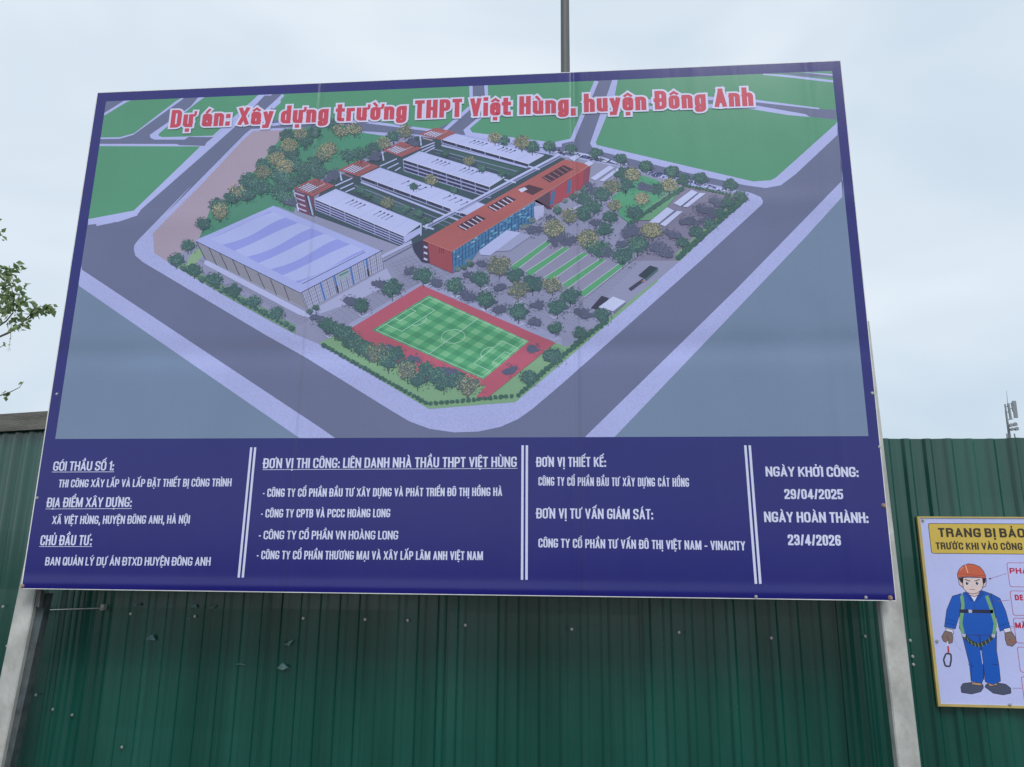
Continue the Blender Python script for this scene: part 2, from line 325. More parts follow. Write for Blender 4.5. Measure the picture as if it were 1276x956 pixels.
pr.line(ph('P3', (950, 92), (1090, 106)), 2.2, WALK); pr.line(ph('P3', (800, 102), (900, 112), (1090, 132)), 2.8, WALK)
# school block: pavement ring
pr.add(ph('A', (1500, 405), (1215, 405), (985, 412), (945, 445), (440, 956)) + ph('B', (455, 0), (110, 355), (88, 385), (85, 410), (95, 450), (140, 490), (925, 956)) +
       ph('H', (0, 458), (430, 725), (520, 778), (620, 815), (740, 832), (860, 828), (970, 805), (1060, 765), (1130, 715), (1275, 592)) +
       ph('G', (1275, 452)) + ph('F', (660, 956), (1200, 460), (1210, 430), (1190, 395), (1110, 360), (1050, 345), (985, 330), (600, 250), (20, 130)) +
       ph('E', (370, 140)) + ph('P2', (1050, 400), (735, 345), (560, 345), (320, 330), (0, 320)), WALK, 1.)
# inner ground of the school: paving
pr.add(ph('A', (1180, 425), (1000, 430), (490, 956)) + ph('B', (510, 0), (205, 310), (215, 435), (300, 490), (400, 545), (660, 705), (930, 855), (1110, 950)) +
       ph('H', (65, 392), (615, 714), (1045, 678), (1275, 490)) + ph('F', (480, 956), (560, 880), (1070, 405), (1050, 360), (900, 345), (500, 285), (20, 140)) + ph('P2', (1180, 440), (560, 350), (320, 345), (0, 330)), PAVE)
# slightly different paving fields
def quad(crop, pts, col, pat=0.): pr.add(ph(crop, *pts), col, pat)
quad('F', ((0, 640), (500, 290), (1050, 400), (500, 900), (480, 956), (0, 956)), (132, 128, 158))
pr.add(ph('A', (1180, 420), (1000, 425), (945, 470), (490, 956)) + ph('B', (510, 0), (205, 310), (215, 435), (300, 490), (470, 380), (570, 240), (700, 40)) + ph('A', (1100, 600), (1190, 470), (1215, 440)), PINK)
pr.add(ph('A', (1230, 425), (1180, 460), (1000, 690), (800, 890)) + ph('B', (590, 100), (500, 340), (1000, 140), (1100, 180), (1120, 60)) + ph('C', (160, 600), (500, 470), (870, 300), (960, 200), (700, 160), (560, 100), (100, 130)), GRASS)
quad('C', ((490, 190), (700, 165), (900, 200), (750, 290), (560, 310)), (78, 146, 124))
quad('B', ((410, 520), (440, 450), (495, 400), (530, 440), (440, 545)), (140, 172, 140))
def joints(c_, a_, b_, c2_, d_, n, m, col, w_=.3):
    a_, b_, c2_, d_ = ph(c_, a_, b_, c2_, d_)
    for i in range(1, n): pr.line([L(a_, b_, i / n), L(d_, c2_, i / n)], w_, col)
    for i in range(1, m): pr.line([L(a_, d_, i / m), L(b_, c2_, i / m)], w_, col)
L = lambda p, q, t: (p[0] + (q[0] - p[0]) * t, p[1] + (q[1] - p[1]) * t)
joints('F', (520, 480), (900, 430), (480, 900), (20, 860), 14, 18, (120, 118, 146))
joints('G', (60, 420), (560, 130), (1250, 150), (760, 640), 26, 34, (130, 132, 164))
joints('H', (10, 300), (520, 20), (600, 80), (130, 390), 20, 10, (128, 130, 160), .35)
joints('B', (480, 470), (560, 480), (1230, 850), (1130, 900), 6, 34, (128, 130, 160), .35)
joints('P2', (420, 850), (560, 800), (700, 900), (500, 960), 8, 10, (130, 132, 162), .35)
# lawn strip along the lower left and under the trees
pr.add(ph('B', (300, 490), (400, 500), (1110, 890), (1110, 950), (930, 855), (660, 705)), (120, 150, 136))
pr.add(ph('H', (70, 388), (140, 355), (235, 320), (600, 540), (900, 600), (1180, 400), (1270, 370), (1275, 490), (1045, 682), (615, 716)), LAWN)
pr.add(ph('G', (560, 955), (470, 870), (640, 720), (720, 750), (860, 660), (1275, 330), (1275, 345)), LAWN)
pr.add(ph('F', (430, 956), (450, 880), (1000, 400), (500, 300), (520, 285), (940, 380), (1075, 400), (560, 880), (480, 956)), (128, 158, 128))
# hall paving and path
quad('B', ((535, 480), (560, 485), (1180, 810), (1275, 770), (1275, 800), (1200, 845), (1130, 825), (530, 505)), (184, 188, 232))
quad('P5', ((100, 290), (420, 110), (450, 165), (300, 240), (130, 300)), (172, 175, 215))
quad('H', ((210, 300), (580, 85), (640, 100), (1275, 360), (1275, 400), (580, 108), (240, 310)), (160, 163, 202))
# hall roof
a, b, c, d = ph('B', (475, 355), (970, 135), (1662, 427), (1145, 690))
pr.add([a, b, c, d], (170, 178, 236))
a2, b2, c2, d2 = (262, 297.5), (337, 263.5), (455, 312.5), (372, 353)
pr.add([a2, b2, c2, d2], (150, 158, 232))
L = lambda p, q, t: (p[0] + (q[0] - p[0]) * t, p[1] + (q[1] - p[1]) * t)
for k in range(0, 8, 2):
    t0, t1 = k / 7.3, (k + 1) / 7.3
    up = [L(L(a2, d2, t0 + .04 * math.sin(u * math.pi)), L(b2, c2, t0 + .02), u) for u in [i / 8 for i in range(9)]]
    lo = [L(L(a2, d2, t1 + .10 * math.sin(u * math.pi)), L(b2, c2, t1 + .02), u) for u in [i / 8 for i in range(9)]]
    up = [(x, y - 2.5 * math.sin(i / 8 * math.pi)) for i, (x, y) in enumerate(up)]; lo = [(x, y - 2.5 * math.sin(i / 8 * math.pi)) for i, (x, y) in enumerate(lo)]
    pr.add(up + lo[::-1], (178, 186, 240))
pr.add([L(a2, d2, 0), L(b2, c2, 0), L(b, c, .12), L(a, d, .06)], (160, 168, 232)) if False else None
pr.line(ph('P5', (85, 172), (335, 45)), .9, (95, 100, 140))
# hall walls
pr.add([a, d] + ph('B', (1180, 790), (1060, 740), (535, 470)), (158, 158, 178))
tops = [(480, 360), (560, 400), (630, 435), (710, 475), (785, 515), (870, 560), (950, 600), (1035, 640), (1145, 690)]
bots = [(540, 475), (610, 510), (680, 540), (755, 575), (830, 615), (915, 660), (990, 700), (1070, 738), (1180, 790)]
for i in range(1, 14): pr.line([L(ph('B', tops[0])[0], ph('B', bots[0])[0], i / 14), L(ph('B', tops[-1])[0], ph('B', bots[-1])[0], i / 14)], .45, (120, 118, 135))
for t_, b_ in zip(tops, bots): pr.line(ph('B', t_, b_), .9, (62, 60, 84))
pr.line(ph('B', tops[0], tops[-1]), .8, (62, 60, 84))
ra, rb, rc, rd = ph('P5', (80, 207), (405, 38), (412, 108), (103, 275))
pr.add([ra, rb, rc, rd], (168, 172, 206))
for i in range(40):
    u = (i + .5) / 40; pr.line([L(ra, rb, u), L(rd, rc, u)], .35 if i % 3 else .7, (88, 92, 128) if i % 3 else (60, 62, 92))
for i in range(1, 5): pr.line([L(ra, rd, i / 5), L(rb, rc, i / 5)], .35, (110, 114, 148))
for x in (158, 214, 280, 343):
    u = (x - 80) / 330; pr.line([L(ra, rb, u), L(rd, rc, u)], 2.2, (66, 116, 192)); pr.line([L(L(ra, rb, u), L(rd, rc, u), .6), L(rd, rc, u)], 2.2, (58, 52, 70))
pr.add(ph('P5', (225, 132), (272, 112), (272, 140), (228, 162)), (150, 168, 186)); pr.line(ph('P5', (232, 140), (268, 122)), 1.6, (70, 120, 120))
pr.line([ra, rb], 1., (70, 72, 104))
# courtyards (dark) behind the class blocks
pr.add(ph('P2', (170, 540), (540, 350), (1050, 420), (1130, 440), (560, 770), (480, 790), (120, 660)), (64, 84, 100))
for (q, col) in ((((270, 560), (330, 545), (610, 690), (560, 700)), (70, 102, 104)), (((470, 490), (520, 470), (720, 560), (700, 600)), (62, 94, 98)), (((620, 400), (700, 410), (960, 480), (920, 510)), (66, 100, 102)),
                 (((600, 690), (660, 670), (820, 640), (640, 720)), (64, 92, 98))): quad('P2', q, col)
def block(L0, L1, R1, R0, floors, drop, pier=6):
    WH = (190, 196, 244)
    dn = lambda p, k: (p[0] + k * drop * .08, p[1] + k * drop)
    pr.add([L0, R0, dn(R0, 1), dn(L0, 1)], (52, 56, 88))
    for k in range(1, floors + 1):
        pr.line([dn(L0, k / floors), dn(R0, k / floors)], 1.5 if k < floors else 1.1, (160, 166, 216))
    for i in range(pier + 1):
        u = i / pier; p = L(L0, R0, u); pr.line([p, dn(p, 1)], .9, (150, 156, 206))
    for i in range(pier * 4):
        u = (i + .5) / (pier * 4)
        for k in range(floors):
            p = L(L0, R0, u); pr.line([dn(p, (k + .35) / floors), dn(p, (k + .85) / floors)], .7, random.choice([(44, 48, 80), (74, 80, 116), (96, 102, 140), (60, 66, 100)]))
    pr.add([L1, R1, R0, L0], WH)
    for u in (.02, .18, .5, .86): pr.line([L(L0, R0, u), L(L1, R1, u)], .35, (166, 172, 224))
    pr.line([L1, R1], .7, (160, 166, 218)); pr.line([R1, R0], .8, (206, 211, 250))
    pr.line([L0, R0], .9, (206, 211, 250))
    # roof lights and their shade
    for (s0, n) in ((.24, 4), (.56, 4)):
        for j in range(n):
            u = s0 + j * .045; p, q = L(L(L0, R0, u), L(L1, R1, u + .02), .42), L(L(L0, R0, u), L(L1, R1, u + .02), .82)
            pr.line([p, q], .7, (98, 102, 152)); pr.line([L(p, q, .75), q], 1.5, (54, 56, 92))
def pergola(a_, b_, c_, d_, h=0):
    cx_, cy_ = sum(p[0] for p in (a_, b_, c_, d_)) / 4, sum(p[1] for p in (a_, b_, c_, d_)) / 4
    pr.add([a_, b_, c_, d_], (170, 94, 104))
    s_ = lambda p, k: (cx_ + (p[0] - cx_) * k, cy_ + (p[1] - cy_) * k)
    A_, B_, C_, D_ = [s_(p, .8) for p in (a_, b_, c_, d_)]
    pr.add([A_, B_, C_, D_], (84, 74, 92))
    for i in range(7):
        u = (i + .5) / 7; pr.line([L(A_, D_, u), L(L(A_, D_, u), L(B_, C_, u), .62 if i < 4 else 1)], 1.25, (204, 198, 232) if i < 5 else (176, 110, 116))
    for i in range(5):
        u = .62 + (i + .5) / 5 * .38; pr.line([L(A_, B_, u), L(L(A_, B_, u), L(D_, C_, u), .8)], .7, (176, 104, 108))
# far to near
block(*ph('D', (320, 215), (430, 170), (1135, 340), (1010, 410)), 1, 4.5, 6)
pr.line(ph('D', (320, 262), (1000, 440)), 2.2, (176, 182, 232)); pr.line(ph('D', (250, 290), (920, 470)), 1.2, (130, 136, 176)); pr.line(ph('D', (270, 320), (860, 490)), .8, (112, 122, 156))
pergola(*ph('D', (140, 175), (275, 122), (435, 160), (320, 220)))
pr.line(ph('D', (150, 190), (158, 265)), 1.8, (190, 196, 240)); pr.line(ph('D', (170, 205), (250, 225)), 1.6, (180, 150, 170))
for k in range(3): pr.line(ph('D', (150 + 12 * k, 285 + 22 * k), (265, 240 + 20 * k)), 1.4, (184, 190, 238))
block(*ph('D', (15, 375), (145, 310), (825, 515), (700, 592)), 3, 14, 6)
pergola(*ph('C', (870, 300), (1020, 235), (1185, 285), (1020, 355)))
pr.line(ph('C', (870, 315), (880, 385)), 1.8, (190, 196, 240))
for k in range(3): pr.line(ph('C', (850 + 60 * k, 430 + 18 * k), (985 + 15 * k, 370 + 34 * k)), 1.4, (184, 190, 238))
block(*ph('C', (700, 508), (850, 440), (1872, 800), (1740, 885)), 1, 5, 8)
pr.line(ph('C', (700, 555), (1710, 950)), 2.4, (178, 184, 234)); pr.line(ph('C', (650, 580), (1500, 920)), 1.2, (130, 136, 176)); pr.line(ph('C', (640, 600), (1420, 925)), .8, (116, 122, 160)); pr.line(ph('C', (1000, 790), (1275, 850)), .8, (110, 120, 150))
pergola(*ph('C', (520, 460), (690, 380), (845, 430), (685, 510)))
pr.line(ph('C', (530, 475), (548, 545)), 2., (190, 196, 240)); pr.line(ph('C', (560, 490), (640, 520)), 1.8, (150, 110, 140))
for k in range(3): pr.line(ph('C', (495 + 40 * k, 585 + 25 * k), (630 + 10 * k, 525 + 38 * k)), 1.5, (186, 192, 240))
block(*ph('P2', (135, 600), (218, 560), (557, 697), (488, 747)), 4, 13, 6)
pr.line(ph('P2', (557, 697), (556, 745)), 1.6, (188, 194, 242)); pr.add(ph('P2', (488, 747), (556, 712), (556, 735), (492, 775)), (176, 182, 232))
pr.add(ph('C', (160, 615), (325, 668), (330, 830), (205, 785)), (112, 72, 100))
for k in range(4): pr.line(ph('C', (172 + 8 * k, 640 + 40 * k), (250 + 6 * k, 668 + 40 * k)), 1.6, (186, 182, 224))
pr.line(ph('C', (165, 618), (205, 785)), 1.5, (200, 204, 244)); pr.line(ph('C', (280, 665), (320, 820)), 2.0, (150, 190, 226)); pr.line(ph('C', (265, 665), (300, 800)), 1.6, (52, 56, 92))
pergola(*ph('C', (160, 603), (335, 525), (492, 582), (322, 668)))
# walkway between the blocks and the red building
for (o1, w1, c1) in ((0, 2.6, (190, 196, 242)), (14, 1.1, (120, 126, 166)), (26, 1.2, (164, 170, 218))):
    pr.line(ph('D', (190, 905 + o1), (430, 780 + o1), (860, 548 + o1), (1260, 335 + o1)), w1, c1)
for q in ((480, 800), (910, 560), (1100, 455), (260, 930)): pr.line(ph('D', (q[0] - 90, q[1] - 25), q), 2., (190, 196, 242))
pr.line(ph('P2', (400, 830), (520, 770)), 4, (176, 180, 224)); pr.line(ph('P2', (405, 850), (525, 785)), 1, (110, 112, 150))
pr.add(ph('P2', (520, 780), (570, 760), (590, 855), (560, 850), (530, 810)), (60, 62, 92))
# red building
ro = ph('P2', (565, 763), (1125, 443), (1231, 464), (680, 808))
gf = ph('P2', (680, 808), (1008, 612), (1008, 690), (850, 760), (790, 800), (745, 862), (682, 895))
pr.add(gf, (70, 124, 172))
G0, G1, G2, G3 = ph('P2', (682, 808), (1008, 612), (1008, 690), (682, 893))
for i in range(26):
    u = i / 25; lo_ = L(G3, G2, u); lo_ = L(L(G0, G1, u), lo_, 1 if u < .15 or u > .75 else .72)
    pr.line([L(G0, G1, u), lo_], .75, (34, 58, 108))
for k in (.22, .45, .68): pr.line([L(G0, G3, k), L(G1, G2, k)], .4, (44, 80, 128))
random.seed(3)
for i in range(60):
    u, v = random.random() * .95, random.random() * .66; p = L(L(G0, G1, u), L(G3, G2, u), v); q = L(L(G0, G1, u + .03), L(G3, G2, u + .03), v)
    pr.line([p, q], 1.3, random.choice([(110, 170, 206), (46, 84, 140), (90, 150, 190), (150, 190, 216)]))
pr.add(ph('P2', (1008, 608), (1076, 565), (1076, 640), (1060, 640), (1008, 600)), (92, 70, 92))
pr.add(ph('P2', (1070, 570), (1231, 464), (1222, 540), (1070, 637)), (172, 74, 92))
pr.add(ph('P2', (1205, 482), (1231, 464), (1222, 540), (1198, 555)), (138, 74, 98))
for x, y in ((1080, 575), (1145, 530)): pr.add(ph('P2', (x - 6, y), (x + 12, y - 12), (x + 4, y + 45), (x - 12, y + 52)), (72, 110, 156))
for i in range(14):
    u = i / 13; pr.line(ph('P2', (1085 + 140 * u, 575 - 100 * u), (1080 + 138 * u, 630 - 90 * u)), .35, (142, 66, 90))
pr.add(ph('P2', (565, 765), (680, 810), (683, 896), (590, 855), (568, 835)), (158, 78, 92))
pr.add(ph('P2', (565, 765), (584, 772), (592, 856), (570, 838)), (84, 56, 84))
for k in range(3): pr.line(ph('P2', (568, 788 + 24 * k), (582, 794 + 24 * k)), 2.4, (196, 196, 236))
for k in range(3): pr.line(ph('P2', (630 + 8 * k, 795), (631 + 8 * k, 815)), 1, (110, 56, 80))
pr.add(ro, (176, 100, 104))
pr.line([ro[0], ro[3], ro[2]], .9, (198, 126, 122))
def skylight(x, y, sc_=1.):
    pr.add(ph('P2', (x, y), (x + 80 * sc_, y - 45 * sc_), (x + 115 * sc_, y - 30 * sc_), (x + 30 * sc_, y + 18 * sc_)), (78, 56, 78))
    for k in range(5): pr.line(ph('P2', (x + 8 + 17 * k * sc_, y - 2 - 9 * k * sc_), (x + 38 + 16 * k * sc_, y + 14 - 9 * k * sc_)), 1.3, (206, 200, 232) if x < 1000 else (150, 106, 116))
skylight(700, 708); skylight(820, 632); skylight(1035, 515, 1.1)
pr.add(ph('P2', (942, 560), (985, 543), (1045, 560), (1000, 585)), (86, 58, 76)); pr.add(ph('P2', (943, 562), (968, 553), (980, 562), (955, 574)), (212, 212, 244))
# entrance canopy, stairs
pr.add(ph('G', (180, 160), (350, 35), (435, 50), (280, 165), (250, 190), (190, 185)), (186, 192, 240))
pr.add(ph('G', (280, 165), (435, 50), (500, 70), (370, 160)), (162, 166, 206)); pr.add(ph('P2', (1005, 630), (1045, 625), (1045, 670), (1008, 690)), (182, 184, 226))
# parterre with green strips
pr.add(ph('G', (370, 240), (620, 95), (1180, 170), (800, 470)), (146, 144, 176))
for i, (x0, y0, x1, y1) in enumerate(((380, 270, 610, 100), (475, 300, 715, 138), (590, 335, 830, 172), (700, 375, 940, 208), (800, 430, 1070, 228))):
    pr.add(ph('G', (x0 - 12, y0 - 10), (x1 - 12, y1 - 4), (x1 + 16, y1 + 8), (x0 + 22, y0 + 12)), (92, 164, 122))
    pr.line(ph('G', (x0 - 12, y0 - 10), (x1 - 12, y1 - 4)), .5, (206, 214, 236)); pr.line(ph('G', (x0 + 24, y0 + 14), (x1 + 18, y1 + 9)), .5, (206, 214, 236))
# park of the upper right, sheds
pr.add(ph('E', (780, 480), (1020, 310), (1140, 350), (1240, 420), (1040, 600), (920, 690), (850, 640)), (86, 160, 126))
pr.add(ph('F', (0, 600), (270, 600), (500, 310), (470, 300), (200, 470), (60, 590)), (108, 160, 130))
for q in (((200, 620), (365, 485), (425, 515), (290, 625)), ((300, 635), (450, 518), (500, 522), (345, 655)), ((420, 450), (580, 332), (635, 355), (480, 478)), ((500, 480), (650, 358), (705, 362), (545, 485))): quad('F', q, (196, 202, 246))
pr.line(ph('F', (300, 630), (440, 520)), 1.1, (110, 112, 150)); pr.line(ph('F', (490, 478), (640, 360)), 1.1, (110, 112, 150))
for q in (((610, 335), (760, 232), (800, 250), (650, 352)), ((680, 355), (840, 240), (870, 250), (720, 358)), ((560, 215), (600, 195), (640, 215), (600, 240)), ((440, 175), (500, 140), (530, 160), (480, 200))): quad('E', q, (196, 202, 246))
pr.line(ph('E', (400, 610), (600, 520)), 3, (170, 174, 210)); pr.line(ph('E', (420, 120), (700, 170), (860, 230)), 2.5, (186, 192, 236))
# cars of the parking strip
random.seed(5)
for (c_, p0, p1, n) in (('F', (210, 180), (330, 205), 12), ('F', (550, 255), (900, 340), 22), ('E', (500, 150), (780, 205), 24), ('F', (0, 110), (70, 150), 8), ('E', (320, 110), (420, 140), 8), ('E', (1080, 290), (1200, 330), 10)):
    for i in range(n):
        u = i / n; p = L(p0, p1, u); x, y = ph(c_, (p[0] + random.uniform(-4, 4), p[1] + random.uniform(-14, 14)))[0]
        pr.line([(x - 1.2, y + .5), (x + 1.2, y - .5)], 1.3, random.choice([(60, 72, 116), (50, 56, 92), (210, 216, 246), (110, 120, 160), (64, 84, 132)]))
# kiosks at lower right
quad('G', ((865, 510), (930, 435), (975, 450), (910, 520)), (56, 58, 84)); quad('G', ((910, 505), (1000, 440), (1078, 470), (1000, 530)), (200, 206, 246)); quad('G', ((1000, 530), (1078, 470), (1078, 480), (1010, 545)), (120, 122, 156))
quad('G', ((1155, 310), (1225, 250), (1275, 265), (1200, 335)), (52, 66, 84)); quad('G', ((1200, 330), (1275, 265), (1275, 280), (1200, 345)), (76, 110, 118)); quad('G', ((1095, 390), (1180, 330), (1190, 345), (1110, 405)), (62, 66, 94)); pr.line(ph('G', (1175, 345), (1195, 348)), 1.2, (190, 130, 120))
# sports ground
pr.add(ph('H', (228, 316), (580, 101), (1242, 388), (1180, 440), (905, 662), (850, 658), (900, 600), (560, 560), (300, 390)), (184, 92, 116))
pa, pb, pc, pd = ph('H', (335, 325), (615, 152), (1112, 380), (885, 570))
pr.add([pa, pb, pc, pd], (88, 166, 122))
NX, NY = 16, 10
PP = lambda u, v: L(L(pa, pb, v), L(pd, pc, v), u)
for i in range(NX):
    for j in range(NY):
        if (i + j) % 2 == 0:
            pr.add([PP(i / NX, j / NY), PP((i + 1) / NX, j / NY), PP((i + 1) / NX, (j + 1) / NY), PP(i / NX, (j + 1) / NY)], (122, 186, 142) if (i % 2) else (74, 150, 112), z=(pr.k + 1) * STEP)
pr.k += 2
WL = (196, 226, 216)
def pline(*uv, w=.5): pr.line([PP(u, v) for u, v in uv], w, WL)
e0, e1, g0, g1 = .02, .98, .03, .97
pline((e0, g0), (e1, g0), (e1, g1), (e0, g1), (e0, g0)); pline((.5, g0), (.5, g1))
pline(*[(.5 + .085 * math.cos(t * math.pi / 12), .5 + .15 * math.sin(t * math.pi / 12)) for t in range(25)])
for s_ in (0, 1):
    q = lambda u: u if s_ == 0 else 1 - u
    pline((q(.02), .2), (q(.17), .2), (q(.17), .8), (q(.02), .8)); pline((q(.02), .36), (q(.07), .36), (q(.07), .64), (q(.02), .64))
    pline(*[(q(.17 + .045 * math.sin(t * math.pi / 8)), .5 - .12 * math.cos(t * math.pi / 8)) for t in range(9)])
# white tree pits
for (c_, x, y) in (('G', 35, 435), ('G', 222, 515), ('G', 425, 605), ('G', 638, 695), ('G', 415, 470), ('G', 640, 560), ('G', 205, 385), ('H', 290, 250), ('H', 440, 160), ('H', 600, 92), ('H', 122, 352), ('H', 745, 155), ('H', 895, 220)):
    x, y = ph(c_, (x, y))[0]; pr.line([(x - 5, y), (x, y + 3), (x + 6, y - .5)], .8, (204, 208, 240))

# printed trees
def blob(cx_, cy_, rx, ry, col, z, n=14, jag=.22, seed=0):
    pts = []
    for i in range(n):
        t = 2 * math.pi * i / n; r = 1 + random.uniform(-jag, jag); pts.append((cx_ + rx * r * math.cos(t), cy_ + ry * r * math.sin(t)))
    pr.add(pts, col, z=z)
def leafset(cx_, cy_, r, n, cols, z, up=0., sz=1.):
    for _ in range(n):
        t = random.uniform(0, 2 * math.pi); q = r * math.sqrt(random.random()); x = cx_ + q * math.cos(t); y = cy_ - up + q * .78 * math.sin(t)
        s_ = random.uniform(.5, 1.25) * (r / 11) ** .5 * sz; a_ = random.uniform(0, 3.1)
        pts = [(x + s_ * k * math.cos(a_ + j * 2.1), y + s_ * k * .8 * math.sin(a_ + j * 2.1)) for j, k in enumerate((1.3, .9, 1.1))]
        pr.add(pts, random.choice(cols), z=z + random.random() * .00004)
trees = []
def T(c_, kind, r, *pts):
    for p in pts: x, y = ph(c_, p)[0]; trees.append((y, x, kind, r))
T('A', 'g', 11, (1215, 455), (1145, 565), (1060, 640), (970, 740), (1050, 780), (960, 830), (860, 850), (770, 900), (1180, 720), (1170, 820), (1240, 760), (1240, 560))
T('A', 'y', 10, (1225, 520), (1145, 605), (1200, 655), (1060, 690), (895, 810), (790, 930))
T('C', 'g', 10, (320, 160), (250, 230), (400, 350), (330, 400), (220, 440), (100, 520), (50, 600), (800, 290), (960, 190), (600, 340), (700, 330), (480, 95), (130, 680), (370, 480), (300, 440), (170, 400), (40, 480), (230, 520), (90, 680))
T('C', 'y', 10, (215, 170), (130, 265), (540, 150), (650, 135), (450, 290), (400, 345), (40, 370), (100, 440), (880, 245), (1050, 150), (430, 310))
T('C', 's', 9, (470, 520), (490, 480), (800, 350), (830, 330), (150, 720), (1110, 235))
T('C', 'y', 9, (910, 720)); T('D', 'y', 8, (540, 390), (240, 540)); T('D', 'g', 5, (350, 330), (640, 450), (800, 490), (100, 590), (420, 620), (50, 760), (150, 810), (220, 860)); T('C', 'g', 6, (700, 620), (760, 660), (1050, 770), (1150, 800))
T('B', 'y', 10, (630, 190)); T('B', 'g', 10, (640, 135), (525, 245), (430, 385), (355, 475), (470, 540), (595, 600), (720, 670), (850, 740), (990, 815)); T('B', 'g', 4, (1085, 910), (400, 530), (520, 600), (640, 670), (780, 740), (910, 810), (1050, 880), (1200, 805), (1240, 780))
T('D', 'g', 8, (815, 225), (1040, 265), (1180, 265)); T('D', 'y', 8, (745, 205), (965, 240))
T('E', 'g', 8, (455, 100), (285, 80), (655, 135), (850, 180), (1050, 230), (1250, 280), (150, 85)); T('E', 'y', 10, (65, 50), (940, 300), (780, 400), (1020, 500), (1240, 390), (800, 550)); T('E', 'y', 12, (440, 630), (320, 730), (590, 820), (1100, 750))
T('E', 's', 10, (640, 430), (270, 660), (180, 740), (390, 820), (650, 690), (900, 760), (1050, 410), (860, 860), (1170, 890), (600, 410), (440, 830)); T('E', 'g', 11, (560, 500), (640, 560), (720, 740), (950, 600), (1150, 420), (700, 890), (980, 870), (770, 640), (890, 390), (870, 300), (700, 460), (620, 880), (560, 610))
T('E', 'g', 5, (470, 480), (560, 430), (350, 590)); T('E', 'p', 4, (100, 710), (150, 670), (340, 555), (410, 510), (500, 450), (570, 410)); T('G', 'p', 4, (115, 225), (50, 270), (450, 15)); T('G', 'g', 4, (90, 260), (130, 240))
T('F', 'g', 9, (180, 125), (410, 175), (655, 225), (920, 285), (1010, 385)); T('F', 'y', 10, (60, 205), (380, 290), (140, 410)); T('F', 'y', 11, (240, 690))
T('F', 's', 9, (190, 310), (780, 420), (830, 450), (720, 520), (660, 500), (780, 555), (590, 620), (540, 600), (430, 735), (390, 715), (310, 860), (350, 890), (700, 610), (260, 830)); T('F', 'g', 9, (900, 440), (830, 530), (740, 640), (620, 700), (500, 800), (510, 240)); T('F', 's', 12, (60, 690)); T('F', 'g', 12, (110, 810))
T('G', 'g', 11, (35, 370), (220, 460), (425, 540), (650, 630), (800, 660), (935, 555)); T('G', 's', 10, (125, 440), (310, 520), (520, 600), (800, 530), (540, 490), (300, 385), (120, 320), (200, 240), (520, 40), (700, 90), (980, 170), (1090, 60), (640, 110), (1250, 140), (840, 550)); T('G', 'y', 14, (305, 250), (420, 400), (640, 30), (850, 90)); T('G', 'y', 13, (630, 370), (1220, 40))
T('G', 'g', 13, (190, 330), (400, 310), (510, 360), (660, 500), (740, 430), (920, 150), (1060, 190), (1150, 120)); T('G', 's', 11, (520, 760), (370, 890)); T('G', 'g', 12, (640, 800), (480, 930))
T('H', 's', 11, (60, 270), (410, 420), (545, 470), (730, 540), (220, 180), (375, 105), (530, 35), (665, 95), (810, 155), (960, 215), (690, 530)); T('H', 'g', 12.5, (410, 455), (510, 500), (660, 545), (150, 320), (300, 415), (760, 570), (110, 295), (280, 200), (435, 115), (590, 50), (745, 105), (900, 170), (1060, 230), (190, 335), (265, 400), (230, 370), (320, 430), (460, 440), (415, 485), (600, 520), (560, 570), (690, 580), (640, 550), (1110, 560), (1225, 450)); T('H', 'y', 15, (360, 435), (510, 530), (812, 600))
def hedge(c_, p0, p1, n, r=4.2):
    for i in range(n):
        u = (i + .5) / n; T(c_, 'h', r, (p0[0] + (p1[0] - p0[0]) * u, p0[1] + (p1[1] - p0[1]) * u))
hedge('H', (85, 395), (610, 690), 26, 3.4); hedge('H', (610, 690), (1040, 650), 16, 3.4); hedge('H', (1050, 655), (1180, 540), 7, 3.6); hedge('G', (540, 930), (860, 660), 14); hedge('G', (860, 660), (960, 590), 4)
hedge('F', (450, 940), (1060, 395), 30); hedge('F', (20, 640), (500, 315), 24, 3.4); hedge('F', (520, 290), (930, 375), 14, 2.2); hedge('B', (380, 520), (1090, 915), 26, 3.)
trees.sort(key=lambda t: t[0])
random.seed(11)
zb = (pr.k + 2) * STEP
